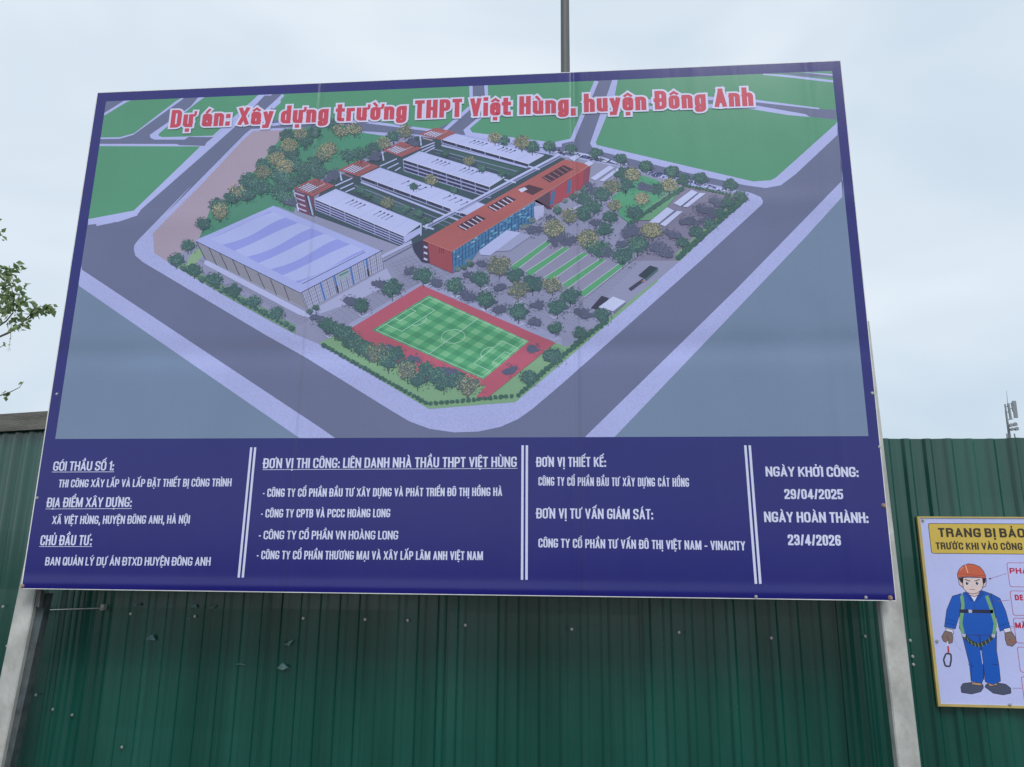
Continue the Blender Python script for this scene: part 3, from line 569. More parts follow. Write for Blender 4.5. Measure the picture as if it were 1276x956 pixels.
for i, (y, x, kind, r) in enumerate(trees):
    z = zb + i * .0000022
    r *= random.uniform(.86, 1.14)
    v = random.uniform(.9, 1.12)
    C_ = lambda *cs: [tuple(min(255, q * v) for q in c) for c in cs]
    if kind == 's':
        for j in range(4): blob(x + random.uniform(-.5, .5) * r, y + random.uniform(-.28, .28) * r, r * random.uniform(.4, .6), r * random.uniform(.26, .4), (88, 95, 124), z + j * .0000012, n=18, jag=.3)
        leafset(x, y, r * 1.12, 60, C_((86, 93, 122), (78, 84, 111), (93, 103, 126), (105, 111, 141)), z, sz=.8)
    elif kind == 'g':
        leafset(x + r * .5, y + r * .5, r * .8, 16, C_((82, 88, 118), (74, 80, 109)), z - .000003, sz=.9)
        blob(x, y, r * .86, r * .7, (65, 97, 103), z, n=18, jag=.3); pr.line([(x, y + r * .5), (x, y + r * 1.15)], .8, (72, 72, 90), z=z - .000003)
        leafset(x, y, r * 1.1, 105, C_((61, 88, 97), (78, 118, 111), (69, 105, 105), (55, 74, 90), (86, 126, 120)), z + .00001, sz=.8)
        leafset(x - r * .15, y, r * .85, 50, C_((109, 151, 130), (95, 139, 122), (126, 164, 139)), z + .00004, up=r * .2, sz=.65)
    elif kind == 'y':
        leafset(x + r * .5, y + r * .5, r * .8, 16, C_((82, 88, 118), (74, 80, 109)), z - .000003, sz=.9)
        blob(x, y, r * .84, r * .72, (97, 109, 109), z, n=18, jag=.3); pr.line([(x, y + r * .5), (x, y + r * 1.1)], .9, (72, 72, 90), z=z - .000003)
        leafset(x, y, r * 1.1, 90, C_((109, 120, 111), (145, 143, 120), (97, 105, 105), (82, 95, 103)), z + .00001, sz=.8)
        leafset(x, y, r * 1.0, 110, C_((193, 183, 141), (172, 166, 130), (158, 153, 124), (208, 198, 156)), z + .00004, up=r * .12, sz=.65)
    elif kind == 'h':
        blob(x, y, r * .9, r * .7, (61, 97, 97), z, n=11, jag=.3); leafset(x, y, r, 16, [(76, 122, 111), (93, 139, 118), (57, 84, 93), (109, 151, 126)], z + .00001, sz=.8)
    elif kind == 'p':
        blob(x, y, r, r * .8, (97, 124, 126), z, n=9); leafset(x, y, r * 1.1, 30, [(225, 172, 214), (198, 156, 208), (103, 135, 126)], z + .00001, sz=.7)
ztop = zb + len(trees) * .0000022 + .00009
pic = pr.mb.build('printed_picture', M['print'], board)

# ------------------------------------------------------------------ lettering (own stroke alphabet, bold condensed sans)
R_ = .30
def S_(*p): return list(p)
GL = {  # width, strokes; points are (x, y[, corner radius]) in the letter's own box
 'A': (.56, [S_((0, 0), (.5, 1)), S_((.5, 1), (1, 0)), S_((.2, .26), (.8, .26))]),
 'B': (.52, [S_((0, 0), (0, 1)), S_((0, 1), (.95, 1, R_), (.95, .53, R_), (0, .53)), S_((0, .53), (1, .53, R_), (1, 0, R_), (0, 0))]),
 'C': (.52, [S_((1, .74), (1, 1, R_), (0, 1, R_), (0, 0, R_), (1, 0, R_), (1, .26))]),
 'D': (.54, [S_((0, 0), (0, 1)), S_((0, 1), (1, 1, R_), (1, 0, R_), (0, 0))]),
 'Đ': (.54, [S_((0, 0), (0, 1)), S_((0, 1), (1, 1, R_), (1, 0, R_), (0, 0)), S_((-.18, .5), (.45, .5))]),
 'E': (.42, [S_((0, 0), (0, 1)), S_((0, 1), (1, 1)), S_((0, .53), (.9, .53)), S_((0, 0), (1, 0))]),
 'G': (.54, [S_((1, .78), (1, 1, R_), (0, 1, R_), (0, 0, R_), (1, 0, R_), (1, .42), (.62, .42))]),
 'H': (.54, [S_((0, 0), (0, 1)), S_((1, 0), (1, 1)), S_((0, .52), (1, .52))]),
 'I': (0, [S_((0, 0), (0, 1))]),
 'K': (.54, [S_((0, 0), (0, 1)), S_((1, 1), (.1, .4)), S_((.35, .62), (1, 0))]),
 'L': (.40, [S_((0, 0), (0, 1)), S_((0, 0), (1, 0))]),
 'M': (.72, [S_((0, 0), (0, 1)), S_((1, 0), (1, 1)), S_((.08, 1), (.5, 0)), S_((.5, 0), (.92, 1))]),
 'N': (.56, [S_((0, 0), (0, 1)), S_((1, 0), (1, 1)), S_((.04, 1), (.96, 0))]),
 'O': (.54, [S_((0, .5), (0, 1, R_), (1, 1, R_), (1, 0, R_), (0, 0, R_), (0, .5))]),
 'P': (.52, [S_((0, 0), (0, 1)), S_((0, 1), (1, 1, R_), (1, .44, R_), (0, .44))]),
 'Q': (.54, [S_((0, .5), (0, 1, R_), (1, 1, R_), (1, 0, R_), (0, 0, R_), (0, .5)), S_((.6, .22), (1.0, .0))]),
 'R': (.54, [S_((0, 0), (0, 1)), S_((0, 1), (.97, 1, R_), (.97, .5, R_), (0, .5)), S_((.5, .5), (.97, .44, .12), (1, 0))]),
 'S': (.52, [S_((1, .80), (1, 1, R_), (0, 1, R_), (0, .56, R_), (1, .46, R_), (1, 0, R_), (0, 0, R_), (0, .20))]),
 'T': (.46, [S_((0, 1), (1, 1)), S_((.5, 0), (.5, 1))]),
 'U': (.54, [S_((0, 1), (0, 0, R_), (1, 0, R_), (1, 1))]),
 'V': (.54, [S_((0, 1), (.5, 0)), S_((.5, 0), (1, 1))]),
 'X': (.56, [S_((0, 1), (1, 0)), S_((0, 0), (1, 1))]),
 'Y': (.54, [S_((0, 1), (.5, .42)), S_((1, 1), (.5, .42)), S_((.5, 0), (.5, .5))]),
 '0': (.50, [S_((0, .5), (0, 1, R_), (1, 1, R_), (1, 0, R_), (0, 0, R_), (0, .5))]),
 '1': (.26, [S_((1, 0), (1, 1)), S_((0, .8), (1, .98))]),
 '2': (.50, [S_((0, .78), (0, 1, R_), (1, 1, R_), (1, .58, .2), (0, .12), (0, 0), (1, 0))]),
 '3': (.50, [S_((0, .8), (0, 1, R_), (1, 1, R_), (1, .54, .2), (.5, .54)), S_((.5, .52), (1, .52, .2), (1, 0, R_), (0, 0, R_), (0, .20))]),
 '4': (.54, [S_((.72, 0), (.72, 1)), S_((.68, 1), (0, .25)), S_((0, .22), (1.05, .22))]),
 '5': (.50, [S_((1, 1), (.04, 1), (.0, .55)), S_((0, .56), (1, .6, R_), (1, 0, R_), (0, 0, R_), (0, .20))]),
 '6': (.50, [S_((1, .82), (1, 1, R_), (0, 1, R_), (0, 0, R_), (1, 0, R_), (1, .56, R_ * .7), (0, .54))]),
 '9': (.50, [S_((0, .18), (0, 0, R_), (1, 0, R_), (1, 1, R_), (0, 1, R_), (0, .44, R_ * .7), (1, .46))]),
 ':': (0, [S_((0, 0), (0, .06)), S_((0, .52), (0, .58))]), ',': (0, [S_((.0, .06), (0, 0), (-.03, -.2))]),
 '-': (.22, [S_((0, .38), (1, .38))]), '–': (.34, [S_((0, .38), (1, .38))]), '/': (.34, [S_((0, -.02), (1, 1.02))]),
}
XH = .66
LC = {
 'a': (.50, [S_((0, .52), (0, XH, R_), (1, XH, R_), (1, 0)), S_((1, .44), (0, .42, .2), (0, 0, .2), (.6, 0), (1, .12))]),
 'n': (.50, [S_((0, 0), (0, XH)), S_((0, .6), (.15, XH, .2), (1, XH, R_), (1, 0))]),
 'h': (.50, [S_((0, 0), (0, 1)), S_((0, .6), (.15, XH, .2), (1, XH, R_), (1, 0))]),
 'u': (.50, [S_((0, XH), (0, 0, R_), (.85, 0, .2), (1, .14)), S_((1, 0), (1, XH))]),
 'o': (.50, [S_((0, .38), (0, XH, R_), (1, XH, R_), (1, 0, R_), (0, 0, R_), (0, .38))]),
 'd': (.50, [S_((1, 0), (1, 1)), S_((1, XH), (0, XH, R_), (0, 0, R_), (1, 0))]),
 'g': (.50, [S_((1, XH), (1, -.26, R_), (0, -.26, .2), (0, -.14)), S_((1, XH), (0, XH, R_), (0, .02, R_), (1, .02))]),
 'y': (.50, [S_((0, XH), (.55, 0)), S_((1, XH), (.4, -.26), (.02, -.26))]),
 't': (.40, [S_((.2, .94), (.2, 0, .2), (1, 0)), S_((-.25, XH), (1, XH))]),
 'r': (.40, [S_((0, 0), (0, XH)), S_((0, .55), (.2, XH, .2), (1, XH))]),
 'i': (0, [S_((0, 0), (0, XH)), S_((0, 1.02), (0, 1.03))]),
 'e': (.50, [S_((0, .38), (1, .38), (1, XH, R_), (0, XH, R_), (0, 0, R_), (1, 0, R_), (1, .16))]),
}
def rounded(p):
    out = []
    for i, q in enumerate(p):
        if i in (0, len(p) - 1) or len(q) < 3 or q[2] <= 0: out.append((q[0], q[1])); continue
        a_, b_ = p[i - 1], p[i + 1]; v1 = Vector((a_[0] - q[0], a_[1] - q[1])); v2 = Vector((b_[0] - q[0], b_[1] - q[1]))
        r = min(q[2], v1.length * .5, v2.length * .5)
        if v1.length < 1e-6 or v2.length < 1e-6: out.append((q[0], q[1])); continue
        s0 = Vector(q[:2]) + v1.normalized() * r; s1 = Vector(q[:2]) + v2.normalized() * r
        for k in range(6):
            t = k / 5; pt = s0 * (1 - t) ** 2 + Vector(q[:2]) * (2 * t * (1 - t)) * 1.0 + s1 * t * t; out.append((pt.x, pt.y))
    r = []
    for q in out:
        if not r or (q[0] - r[-1][0]) ** 2 + (q[1] - r[-1][1]) ** 2 > 1e-8: r.append(q)
    return r
def ribbon(p, t, cap):
    """outline quads of a stroked line; thickness t sideways, .82 t up and down"""
    A = .82; p = [Vector((x, y / A)) for x, y in rounded(p)]
    if len(p) < 2: return []
    closed = (p[0] - p[-1]).length < 1e-6
    if closed: cap = 0
    d0 = (p[0] - p[1]).normalized(); d1 = (p[-1] - p[-2]).normalized(); p[0] += d0 * cap; p[-1] += d1 * cap
    Ls, Rs = [], []
    for i in range(len(p)):
        a_ = (p[i] - p[i - 1]).normalized() if i > 0 else ((p[-1] - p[-2]) if closed else (p[1] - p[0])).normalized()
        b_ = (p[i + 1] - p[i]).normalized() if i < len(p) - 1 else ((p[1] - p[0]).normalized() if closed else a_)
        n1, n2 = Vector((-a_.y, a_.x)), Vector((-b_.y, b_.x)); k = max(1 + n1.dot(n2), .35); m_ = (n1 + n2) / k * t / 2
        Ls.append(p[i] + m_); Rs.append(p[i] - m_)
    return [[(q.x, q.y * A) for q in (Ls[i], Ls[i + 1], Rs[i + 1], Rs[i])] for i in range(len(p) - 1)]
MARK = {'\u0301': 'acute', '\u0300': 'grave', '\u0309': 'hook', '\u0303': 'tilde', '\u0323': 'dot', '\u0302': 'circ', '\u0306': 'breve', '\u031b': 'horn'}
def letter_strokes(s, W, H, tfac, gap=.13, space=.26):
    """strokes (points, thickness, clip range) of a line fitted to width W with capitals H high"""
    seq = []
    for ch in unicodedata.normalize('NFC', s):
        if ch == ' ': seq.append((None, [])); continue
        if ch in 'Đđ': seq.append((ch, [])); continue
        dcm = unicodedata.normalize('NFD', ch); seq.append((dcm[0], [MARK[c] for c in dcm[1:]]))
    get = lambda c: LC[c] if c in LC else GL[c]
    t = tfac
    units = sum((get(c)[0] if c else 0) for c, _ in seq); fixed = 0; nsp = 0
    for c, mk in seq:
        if c is None: fixed += space * .9; nsp += 1
        else: fixed += t * (1.0 if get(c)[0] == 0 else 0) + gap * .62 + (.08 if 'horn' in mk else 0)
    # (letter widths include their stems; only the inner width stretches)
    sx = (W / H - fixed) / max(units, .01)
    out = []; x = 0
    for c, mk in seq:
        if c is None: x += space * .9; continue
        wd, st = get(c); w_ = wd * sx if wd else t
        ix, iw = x + t / 2, max(w_ - t, 0)
        tv = t * .82; lcs = c in LC; top = XH if (lcs and c not in 'hd') else 1.0
        for p in st:
            q = []
            for k in p:
                yy = k[1]
                yn = tv / 2 + yy * (1 - tv) if not lcs else (tv / 2 + yy * (1 - tv))
                q.append((ix + k[0] * iw, yn) + ((k[2] * .8,) if len(k) > 2 else ()))
            if c == 'i' and mk and p[0][1] > .9: continue
            dg = len(p) == 2 and abs(p[0][0] - p[1][0]) * iw > .04 and abs(p[0][1] - p[1][1]) > .1
            cl = (0, XH * (1 - tv) + tv if lcs else 1) if (c in 'AVXYKMNy147' and min(k[1] for k in p) >= 0) else None
            out.append((q, t * (.92 if dg else 1), cl))
        cx_ = x + w_ / 2; tp = (XH * (1 - tv) + tv if lcs and c not in 'hd' else 1.0) + .07; m_ = t * .6; stacked = ('circ' in mk or 'breve' in mk)
        for k in mk:
            if k == 'dot': out.append(([(cx_, -.17), (cx_, -.16)], t * .95, None))
            elif k == 'circ': out.append(([(cx_ - .14, tp), (cx_, tp + .1)], m_, None)); out.append(([(cx_, tp + .1), (cx_ + .14, tp)], m_, None))
            elif k == 'breve': out.append(([(cx_ - .13, tp + .12), (cx_ - .08, tp, .08), (cx_ + .08, tp, .08), (cx_ + .13, tp + .12)], m_, None))
            elif k == 'tilde': out.append(([(cx_ - .15, tp + .02), (cx_ - .06, tp + .11, .05), (cx_ + .06, tp + .03, .05), (cx_ + .15, tp + .12)], m_, None))
            elif k == 'horn': xr = x + w_; yt = tp - .07; out.append(([(xr - t * .4, yt - t * .4), (xr + .09, yt - t * .3, .06), (xr + .10, yt + .10)], m_, None))
            else:
                ox, oy = (.13, .12) if stacked else (0, 0)
                if k == 'acute': out.append(([(cx_ + ox - .04, tp + oy), (cx_ + ox + .07, tp + oy + .13)], m_ * 1.05, None))
                elif k == 'grave': out.append(([(cx_ + ox + .04 + (-.02 if stacked else 0), tp + oy), (cx_ + ox - .07, tp + oy + .13)], m_ * 1.05, None))
                elif k == 'hook': out.append(([(cx_ + ox - .05, tp + oy + .15), (cx_ + ox + .06, tp + oy + .15, .04), (cx_ + ox + .06, tp + oy + .08, .04), (cx_ + ox, tp + oy + .05), (cx_ + ox, tp + oy)], m_ * .8, None))
        x += w_ + gap * .62 + (.08 if 'horn' in mk else 0)
    return out
def letter_mesh(mb, s, p0, p1, H, Y, col, tfac=.2, grow=0., z0=0., gap=.13, space=.26):
    W = (p1 - p0).length; dx = (p1 - p0).normalized(); dz = Vector((-dx.z, 0, dx.x)); i = 0
    for q, t, cl in letter_strokes(s, W, H, tfac, gap, space):
        for quad_ in ribbon(q, t + 2 * grow, t * .5 + grow):
            i += 1
            if cl: quad_ = [(x, min(max(y, cl[0] - grow), cl[1] + grow)) for x, y in quad_]
            P = [p0 + dx * (x * H) + dz * (y * H) for x, y in quad_]
            mb.poly([(p.x, Y - z0 - (i % 60) * .000004, p.z) for p in P], col)
def put_line(crop, s, a_, b_, cap, under=None, tfac=.172, col=None, gap=.11, space=.30):
    (xa, ya), (xb, yb) = ph(crop, a_, b_); sc_ = CROP[crop][2]
    p0, p1 = bx(xa, ya), bx(xb, yb); H = abs(bx((xa + xb) / 2, (ya + yb) / 2).z - bx((xa + xb) / 2, (ya + yb) / 2 - cap / sc_).z)
    mb = MB(); letter_mesh(mb, s, p0, p1, H, YB, col or WHITE, tfac, z0=.0004, gap=gap, space=space)
    o = mb.build('lettering', M['print'], board)
    if under:
        (ua, va), (ub, vb) = ph(crop, *under); q0, q1 = bx(ua, va), bx(ub, vb); h = .0028
        m2_ = MB(); m2_.poly([(q0.x, YB - .0004, q0.z), (q1.x, YB - .0004, q1.z), (q1.x, YB - .0004, q1.z + h), (q0.x, YB - .0004, q0.z + h)], WHITE); m2_.build('underline', M['print'], board)
    return o
put_line('T1', 'GÓI THẦU SỐ 1:', (254, 181), (550, 179), 45, ((250, 188), (550, 187)))
put_line('T1', 'THI CÔNG XÂY LẮP VÀ LẮP ĐẶT THIẾT BỊ CÔNG TRÌNH', (281, 261), (1117, 256), 38)
put_line('T1', 'ĐỊA ĐIỂM XÂY DỰNG:', (224, 357), (636, 355), 47, ((219, 366), (635, 364)))
put_line('T1', 'XÃ VIỆT HÙNG, HUYỆN ĐÔNG ANH, HÀ NỘI', (250, 438), (916, 435), 40)
put_line('T1', 'CHỦ ĐẦU TƯ:', (192, 540), (444, 540), 49, ((188, 547), (444, 547)))
put_line('T1', 'BAN QUẢN LÝ DỰ ÁN ĐTXD HUYỆN ĐÔNG ANH', (216, 637), (1016, 638), 41)
put_line('T2', 'ĐƠN VỊ THI CÔNG: LIÊN DANH NHÀ THẦU THPT VIỆT HÙNG', (98, 155), (1222, 149), 45, ((97, 162), (1222, 156)))
put_line('T2', '- CÔNG TY CỔ PHẦN ĐẦU TƯ XÂY DỰNG VÀ PHÁT TRIỂN ĐÔ THỊ HỒNG HÀ', (97, 281), (1157, 277), 37)
put_line('T2', '- CÔNG TY CPTB VÀ PCCC HOÀNG LONG', (89, 372), (662, 371), 37)
put_line('T2', '- CÔNG TY CỔ PHẦN VN HOÀNG LONG', (79, 468), (697, 469), 38)
put_line('T2', '- CÔNG TY CỔ PHẦN THƯƠNG MẠI VÀ XÂY LẮP LÂM ANH VIỆT NAM', (70, 556), (1072, 560), 38)
put_line('T3', 'ĐƠN VỊ THIẾT KẾ:', (113, 167), (463, 167), 49)
put_line('T3', 'CÔNG TY CỔ PHẦN ĐẦU TƯ XÂY DỰNG CÁT HỒNG', (123, 260), (875, 266), 43, tfac=.15)
put_line('T3', 'ĐƠN VỊ TƯ VẤN GIÁM SÁT:', (113, 423), (697, 428), 51)
put_line('T3', 'CÔNG TY CỔ PHẦN TƯ VẤN ĐÔ THỊ VIỆT NAM – VINACITY', (123, 567), (1155, 582), 45)
put_line('T4', 'NGÀY KHỞI CÔNG:', (236, 234), (743, 237), 54, tfac=.20)
put_line('T4', '29/04/2025', (338, 356), (660, 357), 54, tfac=.20)
put_line('T4', 'NGÀY HOÀN THÀNH:', (228, 481), (797, 486), 57, tfac=.20)
put_line('T4', '23/4/2026', (357, 606), (648, 609), 58, tfac=.20)
for crop, tx, ty, bx_, by_ in (('T1', 1211, 68, 1150, 695), ('T1', 1230, 68, 1170, 695), ('T3', 45, 60, 42, 728), ('T3', 66, 60, 64, 728), ('T3', 1151, 60, 1204, 748), ('T3', 1173, 60, 1226, 748)):
    (x0, y0), (x1, y1) = ph(crop, (tx, ty), (bx_, by_)); p, q = bx(x0, y0), bx(x1, y1); h = .0062
    m_ = MB(); m_.poly([(q.x - h, YB - .0004, q.z), (q.x + h, YB - .0004, q.z), (p.x + h, YB - .0004, p.z), (p.x - h, YB - .0004, p.z)], WHITE); m_.build('divider_line', M['print'], board)
# title
TITLE = 'Dự án: Xây dựng trường THPT Việt Hùng, huyện Đông Anh'
p0, p1 = bx(212, 159.8), bx(941.5, 132.4)
Ht = .122
for nm, col, grow, z in (('title_outline', printcol((214, 214, 248)), .105, ztop + .00003), ('title_lettering', printcol((200, 74, 96)), .0, ztop + .00028)):
    mb = MB(); letter_mesh(mb, TITLE, p0, p1, Ht, YB, col, .235, grow, z, gap=.15, space=.34); mb.build(nm, M['print'], board)

# frame behind the panel, posts, screws
BK = YB + .024
fr = [(BX0 + .03, BX0 + .07), (rel(378, 400).x + BC - .02, rel(378, 400).x + BC + .02), (rel(719, 450).x + BC - .02, rel(719, 450).x + BC + .02), (BX1 - .07, BX1 - .03)]
for a_, b_ in fr: q = MB(); q.box(a_, b_, BK, BK + .03, BZ0 + .03, BZ1 - .03); q.build('frame_upright', M['galv_dark'], board)
for z in (BZ0 + .03, BZ0 + .75, rel(638, 433).z, rel(638, 262).z, BZ1 - .06): q = MB(); q.box(BX0 + .072, BX1 - .072, BK + .031, BK + .056, z, z + .035); q.build('frame_rail', M['galv_dark'], board)
PY0, PY1 = BK + .058, BK + .118
def post(outer_top, outer_bot, wdt, ztop_, dirn):
    """square steel tube; outer edge runs from one to the other point"""
    (xa, za), (xb, zb_) = outer_top, outer_bot
    sl_ = (xa - xb) / (za - zb_); xo = lambda z: xb + (z - zb_) * sl_
    q = MB(); r0 = []; r1 = []
    for z, r in ((0.0, r0), (ztop_, r1)):
        x0, x1 = xo(z), xo(z) + dirn * wdt; x0, x1 = min(x0, x1), max(x0, x1)
        b = .006
        r += [(x0 + b, PY0, z), (x1 - b, PY0, z), (x1, PY0 + b, z), (x1, PY1 - b, z), (x1 - b, PY1, z), (x0 + b, PY1, z), (x0, PY1 - b, z), (x0, PY0 + b, z)]
    q.prism(r0, r1); o = q.build('post', M['galv'], board)
    f = MB(); f.box(min(xo(0), xo(0) + dirn * wdt) - .05, max(xo(0), xo(0) + dirn * wdt) + .05, PY0 - .05, PY1 + .05, .051, .062); f.build('base_plate', M['galv_dark'], board)
    return xo
u1, u2 = at(1083.5, 400, PY0), at(1148.5, 956, PY0)
xo_r = post((u1.x, u1.z), (u2.x, u2.z), .106, u1.z, -1)
v1_, v2_ = at(75.5, 480, PY0), at(-24, 956, PY0)
xo_l = post((v1_.x, v1_.z), (v2_.x, v2_.z), .106, at(72, 480, PY0).z + .02, 1)
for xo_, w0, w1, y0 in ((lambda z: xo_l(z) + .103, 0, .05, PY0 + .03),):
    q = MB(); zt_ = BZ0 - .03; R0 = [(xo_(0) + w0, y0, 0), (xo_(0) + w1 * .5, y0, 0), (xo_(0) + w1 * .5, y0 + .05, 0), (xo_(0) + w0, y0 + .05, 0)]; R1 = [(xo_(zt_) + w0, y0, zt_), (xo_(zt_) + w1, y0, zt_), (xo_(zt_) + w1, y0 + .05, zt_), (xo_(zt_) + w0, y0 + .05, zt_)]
    q.prism(R0, R1); q.build('side_shade_strip', M['side_shade'], board)  # added dark strip, painting the shade on the left post's inner side
q = MB(); x_ = xo_l(BZ0 - .04) + .112
q.box(x_, x_ + .04, PY0 + .005, PY0 + .012, BZ0 - .10, BZ0 - .012); q.box(x_ + .034, x_ + .04, PY0 - .02, PY0 + .004, BZ0 - .10, BZ0 - .012); q.build('bracket', M['galv_dark'], board)
def screw_mesh(name, m, r=.008):
    q = MB(); n = 8
    ring = lambda rr, y: [(rr * math.cos(2 * math.pi * k / n), y, rr * math.sin(2 * math.pi * k / n)) for k in range(n)]
    q.prism(ring(r * 1.5, 0), ring(r * 1.4, -r * .25), caps=True); q.prism(ring(r, -r * .25), ring(r * .8, -r * 1.0), caps=True)
    me = q.build(name, m); d = me.data; bpy.data.objects.remove(me); return d
SC1, SC2 = screw_mesh('screw', M['screw'], .0055), screw_mesh('rusty_screw', M['rust'], .008)
def screw(parent, p, data=SC1):
    o = bpy.data.objects.new('screw', data); COL.objects.link(o); o.parent = parent
    off = Vector((0, 0, 0)); q = parent
    while q: off += q.location; q = q.parent
    o.location = Vector(p) - off; return o
for x, y, d in ((71, 491, SC1), (46.5, 620.5, SC1), (28, 730.5, SC2), (1087, 490, SC1), (1096, 557, SC1), (1101, 630, SC2), (1109.5, 745, SC2), (1079, 744.5, SC1), (942, 743.5, SC1)):
    p = bx(x, y); screw(board, (p.x, YB - .0006, p.z), d)

# ------------------------------------------------------------------ fence
ZT = at(1200, 546, YF).z
def sheet(parent, origin, ax, s0, s1, z0, z1, mat_, dy=0., seed=0, tilt=0.):
    """one corrugated sheet between s0 and s1 along direction ax"""
    rnd = random.Random(seed); pitch = .112; prof = []
    s = s0; nrm = Vector((ax.y, -ax.x, 0))      # towards the street
    k0 = math.floor(s0 / pitch)
    pts = [s0]
    k = k0
    while k * pitch < s1 + pitch:
        b = k * pitch
        for q in (.0, .008, .022, .030, .040, .048, .062, .070): pts.append(b + q)
        pts += [b + .088]
        k += 1
    pts = sorted(set(p for p in pts if s0 <= p <= s1)) + [s1]
    def dep(s_):
        u = (s_ % pitch); kk = int(math.floor(s_ / pitch)); return dep0(u) * (.62 + .5 * random.Random(kk * 7 + seed).random())
    def dep0(u):
        for (u0, h0), (u1, h1) in zip(((0, 0), (.008, .0015), (.022, .0145), (.030, .016), (.040, .016), (.048, .0145), (.062, .0015), (.070, 0), (.088, .0015), (.1121, 0)), ((.008, .0015), (.022, .0145), (.030, .016), (.040, .016), (.048, .0145), (.062, .0015), (.070, 0), (.088, .0015), (.1121, 0), (1, 0))):
            if u <= u1: return h0 + (h1 - h0) * (u - u0) / (u1 - u0)
        return 0
    mb = MB(); nz = 7; wob = [(rnd.uniform(-.004, .004)) for _ in range(nz + 1)]
    grid = []
    for j in range(nz + 1):
        z = z0 + (z1 - z0) * j / nz; row = []
        for s_ in pts:
            d = dep(s_) + wob[j] * .8 + .006 * noise.noise(Vector((s_ * 1.4, z * 1.2, seed))) + dy + max(0, .02 - (s_ - s0)) * .35
            p = origin + ax * s_ + nrm * d + Vector((0, 0, z + (.006 * noise.noise(Vector((s_ * 3, 7, seed))) + tilt * (s_ - s0) if j == nz else 0)))
            row.append(p)
        grid.append(row)
    for j in range(nz):
        for i in range(len(pts) - 1): mb.poly([grid[j][i], grid[j][i + 1], grid[j + 1][i + 1], grid[j + 1][i]])
    # back skin so the sheet has thickness
    for j in range(nz):
        for i in range(len(pts) - 1): mb.poly([grid[j][i] - nrm * .0012, grid[j + 1][i] - nrm * .0012, grid[j + 1][i + 1] - nrm * .0012, grid[j][i + 1] - nrm * .0012])
    for i in range(len(pts) - 1): mb.poly([grid[nz][i], grid[nz][i + 1], grid[nz][i + 1] - nrm * .0012, grid[nz][i] - nrm * .0012])
    o = mb.build('corrugated_sheet', mat_, parent); return o
XL = at(72, 560, YF).x                      # where the side wing turns away, hidden behind the board
fence = thing('site_fence', (0, YF, 0), 'long green corrugated steel fence standing behind the billboard and the safety poster', 'fence')
AX = Vector((1, 0, 0)); org = Vector((0, YF, 0))
# seams read off the photograph; sheets alternate a few millimetres in front of or behind their neighbours
seams = [XL + .002, at(72, 900, YF).x + .0, at(327, 850, YF).x, at(327, 850, YF).x + 1.04, at(327, 850, YF).x + 2.08, at(327, 850, YF).x + 3.12, at(327, 850, YF).x + 4.16, at(327, 850, YF).x + 5.2, at(327, 850, YF).x + 6.24]
seams = sorted(s_ for s_ in seams)
seams = [s_ for i, s_ in enumerate(seams) if i == 0 or s_ - seams[i - 1] > .15]
for i, (a_, b_) in enumerate(zip(seams[:-1], seams[1:])):
    sheet(fence, org, AX, a_, b_ + .02, .05, ZT + (-.004 if i % 2 else .004), M['fence'], dy=.006 * (i % 2), seed=i + 1, tilt=random.uniform(-.004, .004))
XR = seams[-1]
for z in (.4, 1.25, 2.05): q = MB(); q.box(XL + .05, XR, YF + .012, YF + .052, z, z + .04); q.build('rail', M['galv_dark'], fence)
for k in range(4): q = MB(); x = XL + .3 + k * 2.2; q.box(x, x + .05, YF + .054, YF + .104, 0, ZT - .05); q.build('fence_post', M['galv_dark'], fence)
for x, y in ((163, 765), (243, 768), (378, 770.5), (455, 772), (508, 773), (580, 779), (712.5, 784), (846, 788), (961, 795), (1078, 793), (1134, 798), (1137, 818), (1138, 828), (45, 866), (66, 884), (90, 891), (152, 931), (9, 805), (4, 756), (1119, 726)):
    p = at(x, y, YF - .02); screw(fence, (p.x, YF - .022, p.z), SC1)
# dents and tape scraps
def scrap(pts, dy=.024):
    P = [at(x, y, YF - dy) for x, y in pts]; q = MB(); f = [(p.x, YF - dy - .002 * (i % 2), p.z) for i, p in enumerate(P)]
    q.prism(f, [(a_, b_ + .003, c_) for a_, b_, c_ in f]); q.build('tape_scrap', M['scrap'], fence)
scrap([(181, 797), (190, 790), (194, 798)]); scrap([(345, 833), (352, 826), (360, 832), (352, 835)]); scrap([(166, 753), (174, 751), (176, 754), (168, 755)]); scrap([(260, 757), (266, 754), (270, 755), (263, 759)]); scrap([(232, 771), (238, 768), (236, 772)]); scrap([(353, 803), (362, 799), (366, 797), (360, 805)])
scrap([(236, 754), (244, 753), (246, 757), (239, 758)]); scrap([(294, 828), (300, 826), (306, 829)])
# thin rod lying on the fence beside the left post, under the board
rod = thing('steel_rod', at(52, 760, YF - .05), 'thin bare steel rod fixed across the fence beside the left billboard post', 'rod')
a_, b_ = at(50, 760.5, YF - .045), at(130, 758, YF - .045)
q = MB(); q.tube([a_, b_], [.0035, .0035], 8); q.build('rod', M['screw'], rod)
for p in (at(50, 761, YF - .045), at(126, 757, YF - .045)): q = MB(); q.box(p.x - .008, p.x + .012, p.y + .004, YF - .004, p.z - .016, p.z + .016); q.build('clip', M['galv'], rod)
